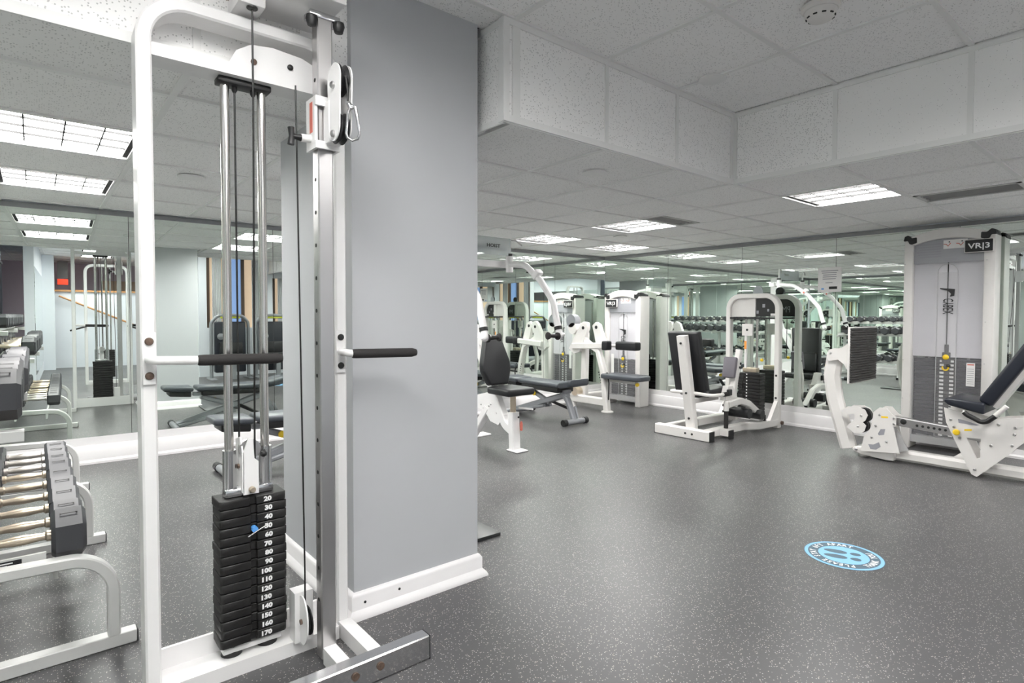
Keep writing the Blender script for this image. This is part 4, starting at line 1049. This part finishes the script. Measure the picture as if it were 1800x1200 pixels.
# base beams towards the weight frame
B().sweep([(4.95, 3.06, .060), (5.24, 3.06, .060), (5.62, 3.04, .06), (5.78, 2.96, .06), (6.13, 2.94, .06)], rect(.07, .075, .008), (0, 0, 1)).build('base_beam', 'cream_paint', ab)
B().sweep([(4.95, 3.50, .060), (6.13, 3.50, .060)], rect(.07, .075, .008), (0, 0, 1)).build('base_beam', 'cream_paint', ab)
B().sweep([(5.10, 3.26, .13), (5.95, 3.26, .13)], rect(.08, .07, .008), (0, 0, 1)).build('base_beam', 'cream_paint', ab)
st_ = B().sweep([(5.20, 2.985, .03), (5.20, 2.985, .09)], rect(.09, .10, .006), (0, 1, 0)).build('step_foot', 'cream_paint', ab)
B().rbox((5.20, 2.93, .045), (.085, .012, .085), .003, 1).build('end_cap', 'black_plastic', st_)
ps = B().cyl((5.20, 2.985, .09), (5.20, 2.985, .20), .016, 12).build('foot_peg', 'cream_paint', ab)
B().cyl((5.20, 2.985, .10), (5.20, 2.985, .27), .021, 14).build('peg_grip', 'foam_grip', ps)
B().cyl((5.20, 2.985, .27), (5.20, 2.985, .36), .026, 14).build('peg_collar', 'cream_paint', ps)
# curved leg lever
lvv = B().sweep(fillet([(5.22, 2.99, .33), (5.45, 2.99, .345), (5.62, 2.99, .30), (5.88, 2.97, .135)], .15, 6), rect(.07, .06, .01), (0, 1, 0)).build('leg_lever', 'cream_paint', ab)
B().rbox((5.89, 2.969, .13), (.02, .072, .064), .004, 1).build('end_cap', 'black_plastic', lvv)
for x, z in ((5.50, .22), (5.76, .18)):
    B().cyl((x, 2.90, z), (x, 3.14, z), .05, 18).build('roller_pad', 'black_vinyl', lvv)
B().ext([(x, 3.02, z) for x, z in ((5.24, .36), (5.30, .50), (5.38, .50), (5.46, .36))], (0, .06, 0)).build('pivot_housing', 'cream_paint', ab)
B().rbox((5.30, 3.01, .44), (.06, .03, .06), .004, 1).build('range_scale', 'black_plastic', ab)
kpost = B().sweep([(5.62, 3.14, .12), (5.60, 3.14, .44), (5.72, 3.14, .84)], rect(.06, .06, .008), (0, 1, 0)).build('knee_post', 'cream_paint', ab)
B().rbox((5.60, 3.18, .66), (.05, .14, .22), .015, 2, Matrix.Rotation(.22, 3, 'Y')).build('knee_pad', 'towel', ab)
for z, x in ((.70, 5.685), (.66, 5.67)): bolt(ab, (x, 3.108, z), (0, -1, 0), .014)
for x, z in ((5.34, .30), (5.34, .24), (5.42, .27), (5.50, .30)): bolt(ab, (x, 3.10, z), (0, -1, 0), .014)
# weight frame: arch against the mirror
XA = 6.15
ya_, yb_ = 3.50, 2.935
B().sweep(fillet([(XA, ya_, .0), (XA, ya_, 1.418), (XA, yb_, 1.418), (XA, yb_, .0)], .14, 10), rect(.055, .075, .008), (1, 0, 0)).build('arch_frame', 'cream_paint', ab)
for y in (ya_, yb_):
    B().ext([(x, y-.02, z) for x, z in ((XA-.03, .30), (XA-.22, .06), (XA-.03, .06))], (0, .04, 0)).build('foot_gusset', 'cream_paint', ab)
for z in (.09, .32, .56): bolt(ab, (XA-.04, yb_, z), (-1, 0, 0), .012)
B().lathe((XA+.03, yb_-.03, .05), (0, -1, 0), [(.02, 0), (.02, .02), (.001, .022)], 12).build('levelling_bolt', 'rust_bolt', ab)
ymid = (ya_+yb_)/2
B().box((XA-.02, ymid-.03, 1.19), (XA+.02, ymid+.04, 1.40)).build('head_post', 'cream_paint', ab)
B().box((XA-.005, ymid+.045, 1.19), (XA+.012, ya_-.028, 1.395)).build('head_panel', 'cream_paint', ab)
gpl = B().box((XA-.008, yb_+.03, 1.19), (XA+.014, ymid-.035, 1.395)).build('picture_panel', 'black_plastic', ab)
for y, z, s in ((ymid-.12, 1.31, .030), (ymid-.05, 1.24, .026), (ymid-.17, 1.26, .02)):
    B().rbox((XA-.010, y, z), (.003, s, s*1.3), .0012, 1).build('printed_mark', 'print_grey', gpl)
B().box((XA-.011, yb_+.035, 1.20), (XA-.009, yb_+.085, 1.225)).build('printed_mark', 'label_white', gpl)
text(B(), 'PM', .10, (XA+.015, ymid-.20, 1.24), (0, 1, 0), (0, 0, 1), .0, 0, False, .8).build('back_lettering', 'print_grey', gpl)
pc = B()
pc.ext([(XA-.03, ymid-.05+a, 1.43+b) for a, b in ((-.075, 0), (.045, 0), (.04, .05), (.01, .10), (-.03, .10), (-.06, .07))], (.006, 0, 0))
pc.build('top_pulley_cheek', 'frost', ab)
B().lathe((XA-.02, ymid-.06, 1.485), (1, 0, 0), [(.045, 0), (.036, .008), (.045, .016)], 18).build('top_pulley', 'black_plastic', ab)
B().box((XA-.05, yb_+.03, 1.165), (XA+.05, ya_-.03, 1.185)).build('rod_bracket', 'black_plastic', ab)
for y in (ymid+.085, ymid-.045): B().cyl((XA+.0, y, .10), (XA+.0, y, 1.17), .013, 14).build('guide_rod', 'steel_rod', ab)
B().box((XA-.06, ymid-.02, .98), (XA-.045, ymid+.10, 1.11)).build('pulley_plate', 'cream_paint', ab); bolt(ab, (XA-.06, ymid+.04, 1.045), (-1, 0, 0), .013)
B().box((XA-.05, ymid+.05, .62), (XA-.03, ymid+.075, 1.0)).build('tag_strip', 'label_white', ab)
B().box((XA-.052, ymid+.05, .83), (XA-.050, ymid+.075, .92)).build('orange_label', 'orange', ab)
for k in range(13):
    z = .12+.0345*k
    pl_ = B().rbox((XA+.0, ymid+.015, z+.017), (.12, .26, .032), .004, 1).build('weight_plate', 'stack_iron', ab)
    B().box((XA-.0612, ymid+.03, z+.010), (XA-.0602, ymid+.045, z+.024)).build('number_tab', 'print_white', pl_)
B().rbox((XA, ymid+.02, .60), (.08, .16, .05), .008, 2).build('stack_head', 'gold_steel', ab)
B().tube([(XA-.075, ymid+.06, .56), (XA-.095, ymid+.075, .44), (XA-.08, ymid+.06, .26), (XA-.07, ymid+.03, .22)], .007, 8, .05).build('pin_cord', 'black_cable', ab)
B().sph((XA-.075, ymid-.14, .72), .018).build('yellow_pin', 'yellow', ab)
B().cyl((XA-.02, ymid-.145, .72), (XA-.02, ymid-.145, 1.16), .004, 8).build('cable', 'black_cable', ab)

# ------------------------------------------------------------------ press machine behind the pillar
pm = thing('press_machine', 'white shoulder press with curved overhead arms and black hexagonal backrest', 'weight machine', (3.27, 4.3, 0))
XP = 3.27
fp_ = B().rbox((XP, 3.865, .008), (.13, .15, .014), .004, 1).build('front_foot', 'white_paint', pm)
B().rbox((XP, 3.865, .0025), (.132, .152, .005), .002, 1).build('foot_pad', 'black_plastic', fp_)
B().sweep([(XP, 3.90, .01), (XP, 3.92, .34)], rect(.07, .085, .008), (1, 0, 0)).build('front_post', 'white_paint', pm)
bolt(pm, (XP+.012, 3.865, .30), (0, -1, 0), .010)
B().cyl((XP, 3.925, .34), (XP, 3.925, .50), .026, 14).build('seat_tube', 'gold_steel', pm)
B().pad([(XP-.155, 3.80, .495), (XP+.155, 3.80, .495), (XP+.15, 4.12, .495), (XP-.15, 4.12, .495)], (0, 0, .065), .022, 3).build('seat', 'black_vinyl', pm)
B().tube([(XP+.05, 3.90, .375), (XP+.05, 3.72, .385)], .009, 10).build('seat_lever', 'white_paint', pm)
B().lathe((XP+.045, 3.865, .26), (0, 0, -1), [(.006, 0), (.013, .02), (.013, .08), (.001, .085)], 10).build('hanging_grip', 'red_print', pm)
# main diagonal plate and curved brace
m = B(); m.sweep(fillet([(XP, 3.93, .18), (XP, 4.02, .22), (XP, 4.16, .44), (XP, 4.48, .98), (XP, 4.52, 1.1)], .12, 6), rect(.08, .075, .008), (1, 0, 0)); m.build('spine', 'white_paint', pm)
B().ext([(XP-.03, y, z) for y, z in ((4.02, .30), (4.20, .50), (4.44, .44), (4.50, .34), (4.30, .30), (4.22, .22), (4.10, .20))], (.05, 0, 0)).build('gusset', 'white_paint', pm)
for y, z in ((4.12, .31), (4.21, .38), (4.24, .36), (4.36, .36), (4.32, .33)): bolt(pm, (XP-.03, y, z), (-1, 0, 0), .010, 'brushed_steel')
B().sweep([(XP, 4.28, .34), (XP-.02, 4.52, .02)], rect(.07, .07, .008), (1, 0, 0)).build('rear_leg', 'white_paint', pm)
B().sweep([(XP-.01, 4.62, .0), (XP-.01, 4.62, 1.83)], rect(.075, .10, .008), (0, 1, 0)).build('mast', 'white_paint', pm)
B().rbox((XP-.01, 4.62, .008), (.5, .14, .016), .004, 1).build('mast_foot', 'white_paint', pm)
B().sweep([(XP-.01, 4.62, 1.0), (XP, 4.30, .93)], rect(.06, .06, .006), (1, 0, 0)).build('pad_strut', 'white_paint', pm)
# hexagonal back cushion
hx = [(-.075, 1.02), (.085, 1.02), (.165, .78), (.165, .70), (.115, .565), (-.095, .565), (-.155, .69), (-.155, .76)]
def ph(a, z): return V(XP+a, 4.12+(z-.56)*.20, z)
B().pad([ph(a, z) for a, z in hx], V(0, .075, -.014), .018, 3).build('backrest', 'black_vinyl', pm)
B().ext([ph(a*.9, z*.97+.02)+V(0, .078, 0) for a, z in hx], V(0, .012, 0)).build('backrest_board', 'cream_paint', pm)
# overhead arms
for s in (1, -1):
    xa = XP+(.33 if s > 0 else -.50)
    path = fillet([(xa, 4.46, 1.712), (xa, 4.14, 1.672), (xa, 3.93, 1.52), (xa, 3.765, 1.33), (xa, 3.675, 1.02)], .16, 6)
    am = B().tube(path, .030, 14).build('press_arm', 'white_paint', pm)
    B().lathe((xa, 3.70, 1.10), (0, -.27, -1), [(.036, 0), (.036, .030)], 16).build('arm_collar', 'black_plastic', am)
    B().sph((xa, 3.68, 1.02), .034).build('arm_knuckle', 'white_paint', am)
    B().cyl((xa+.05, 3.675, 1.03), (xa, 3.675, 1.03), .016, 12).build('knuckle_bolt', 'white_paint', am)
    g_ = B().lathe((xa-s*.02, 3.675, 1.015), (-s, 0, .04), [(.034, 0), (.034, .012), (.016, .018), (.016, .105), (.030, .112), (.034, .125), (.020, .135)], 16).build('hand_grip', 'foam_grip', am)
    B().rbox((xa, 3.975, 1.575), (.075, .06, .10), .015, 2, Matrix.Rotation(.75, 3, 'X')).build('arm_clamp', 'white_paint', am)
    B().box((xa+.0385, 3.965, 1.55), (xa+.039, 3.99, 1.575)).build('clamp_label', 'red_print', am)
    B().lathe((xa, 4.10, 1.632), (0, 0, -1), [(.010, 0), (.010, .018), (.022, .024), (.018, .036), (.001, .038)], 12).build('rubber_stop', 'black_plastic', am)
    B().cyl((xa, 4.38, 1.62), (xa, 4.38, 1.775), .036, 16).build('arm_hub', 'white_paint', pm)
    B().cyl((xa, 4.38, 1.775), (xa, 4.38, 1.80), .030, 16).build('hub_collar', 'dark_bolt', pm)
    B().cyl((xa, 4.38, 1.80), (xa, 4.38, 1.95), .012, 10).build('placard_post', 'white_paint', pm)
    B().tube([(xa, 4.36, 1.93), (xa+.04, 4.33, 1.925), (xa+.09, 4.30, 1.88)], .007, 8, .02).build('cable_hook', 'brushed_steel', pm)
B().bar((XP-.52, 4.47, 1.70), (XP+.40, 4.47, 1.70), .07, .06).build('crosshead', 'white_paint', pm)
B().bar((XP, 4.47, 1.70), (XP, 4.66, 1.70), .07, .06).build('crosshead_stem', 'white_paint', pm)
B().box((XP-.33, 4.366, 1.778), (XP+.335, 4.372, 1.945)).build('placard', 'frost', pm)
text(B(), 'HOIST', .044, (XP+.12, 4.364, 1.85), (1, 0, 0), (0, 0, 1), .001, .0015, True, 1.3).build('lettering', 'ink_black', pm)

# ------------------------------------------------------------------ benches
def bench(label, org, ang):
    t = thing('bench', label, 'bench', (0, 0, 0), 'adjustable benches')
    g = 'grey_paint'
    B().cyl((.05, -.27, .034), (.05, .27, .034), .028, 14).build('rear_foot', g, t)
    for s in (-1, 1): B().cyl((.05, s*.225, .034), (.05, s*.30, .034), .033, 14).build('foot_cap', 'black_plastic', t)
    B().sweep([(.07, 0, .05), (.95, 0, .325)], rect(.07, .06, .015), (0, 1, 0)).build('main_beam', g, t)
    for s in (-1, 1): B().sweep([(.08, s*.05, .045), (.62, s*.05, .165)], rect(.035, .04, .008), (0, 1, 0)).build('side_strut', g, t)
    B().cyl((1.06, -.165, .036), (1.06, .165, .036), .030, 16).build('front_foot', g, t)
    for s in (-1, 1):
        c = B().cyl((1.06, s*.135, .036), (1.06, s*.185, .036), .036, 16).build('foot_cap', 'black_plastic', t)
    B().sweep(fillet([(.88, 0, .33), (.955, 0, .25), (1.05, 0, .04)], .10, 5), rect(.055, .07, .012), (0, 1, 0)).build('front_leg', g, t)
    B().sweep([(1.03, .03, .20), (1.075, .03, .07)], rect(.02, .02, .003), (0, 1, 0)).build('leg_handle', g, t)
    B().sweep([(.30, 0, .33), (.66, 0, .20)], rect(.05, .05, .01), (0, 1, 0)).build('adjust_arm', g, t)
    B().lathe((.43, -.03, .285), (0, -1, 0), [(.014, 0), (.026, .006), (.026, .016), (.001, .02)], 16).build('adjust_knob', 'yellow', t)
    B().bar((.66, .02, .215), (.82, .16, .13), .03, .03).build('ladder_handle', 'black_plastic', t)
    B().bar((.22, 0, .365), (.95, 0, .350), .10, .035).build('pad_frame', g, t)
    # cushions with moulded undersides
    def cushion(u0, u1, w0, w1, z0, z1, nm):
        B().pad([(u0, -w0, z0), (u1, -w1, z1), (u1, w1, z1), (u0, w0, z0)], (0, 0, .05), .02, 3).build(nm, 'charcoal_vinyl', t)
        B().pad([(u0+.05, -w0*.86, z0-.05), (u1-.02, -w1*.86, z1-.055), (u1-.02, w1*.86, z1-.055), (u0+.05, w0*.86, z0-.05)], (0, 0, .06), .012, 2).build(nm+'_shell', 'black_plastic', t)
    cushion(-.06, .21, .13, .14, .415, .40, 'seat_pad')
    cushion(.24, .93, .14, .15, .40, .395, 'back_pad')
    B().pad([(.94, -.155, .395), (1.10, -.16, .415), (1.135, -.14, .445), (1.135, .14, .445), (1.10, .16, .415), (.94, .155, .395)], (0, 0, .07), .03, 3).build('head_pad', 'charcoal_vinyl', t)
    t.location = org; t.rotation_euler = (0, 0, ang); return t
bench('dark grey adjustable bench standing between the pillar and the back mirror', (1.02, 4.55, 0), 0)
bench('dark grey adjustable bench with its head towards us, between two white machines', (4.56, 5.47, 0), -PI/2)

# ------------------------------------------------------------------ machines behind the camera, seen in the mirrors
def shroud_machine(label, x, y, rot):
    t = thing('shrouded_machine', label, 'weight machine', (0, 0, 0), 'dark shrouded machines by the windows')
    for s in (-1, 1):
        B().tube([(s*.32, .02, .02), (s*.32, .02, 1.06), (s*.22, 0, 1.18), (0, 0, 1.20)], .03, 12, .12).build('side_tube', 'grey_paint', t)
        B().rbox((s*.32, 0, .015), (.10, .5, .03), .008, 2).build('foot', 'grey_paint', t)
    B().rbox((0, .03, .60), (.54, .16, .95), .03, 3).build('shroud', 'navy_vinyl', t)
    B().rbox((0, -.02, 1.15), (.34, .05, .035), .012, 2).build('top_label', 'lime', t)
    B().rbox((0, -.075, .55), (.40, .05, .28), .02, 2).build('seat_back', 'black_vinyl', t)
    B().pad([(-.2, -.08, .42), (.2, -.08, .42), (.18, -.48, .42), (-.18, -.48, .42)], (0, 0, .06), .02, 2).build('seat', 'black_vinyl', t)
    B().bar((0, -.3, .42), (0, -.3, .02), .09, .07).build('seat_post', 'grey_paint', t)
    B().lathe((.18, -.09, .80), (0, -1, 0), [(.06, 0), (.06, .03), (.02, .04)], 18).build('pulley_cover', 'grey_paint', t)
    t.location = (x, y, 0); t.rotation_euler = (0, 0, rot)
for k, (x, lb) in enumerate(((2.62, 'dark shrouded machine with lime top strip nearest the pillar in the back mirror'), (3.40, 'dark shrouded machine with lime top strip in the middle by the windows'), (4.18, 'dark shrouded machine with lime top strip nearest the leg press side'))):
    shroud_machine(lb, x, -.42, PI)
t = thing('cable_station', 'second white cable frame standing behind the camera, seen in the back mirror', 'cable machine', (.75, -.9, 0))
B().sweep(fillet([(.45, -.9, 0), (.45, -.9, 2.05), (1.05, -.9, 2.05), (1.05, -.9, 0)], .12, 8), rect(.045, .09, .006), (0, 1, 0)).build('arch_frame', 'white_paint', t)
for x in (.68, .80): B().cyl((x, -.9, .1), (x, -.9, 2.02), .012, 12).build('guide_rod', 'steel_rod', t)
for k in range(14): B().rbox((.74, -.9, .13+.034*k), (.22, .10, .032), .003, 1).build('weight_plate', 'stack_iron', t)
B().box((.472, -.945, .0), (1.028, -.855, .06)).build('base', 'white_paint', t)
for x, s in ((.45, -1), (1.05, 1)): B().tube([(x, -.86, 1.0), (x, -.78, 1.0), (x+s*.22, -.76, .93)], .014, 10, .03).build('handle', 'foam_grip', t)
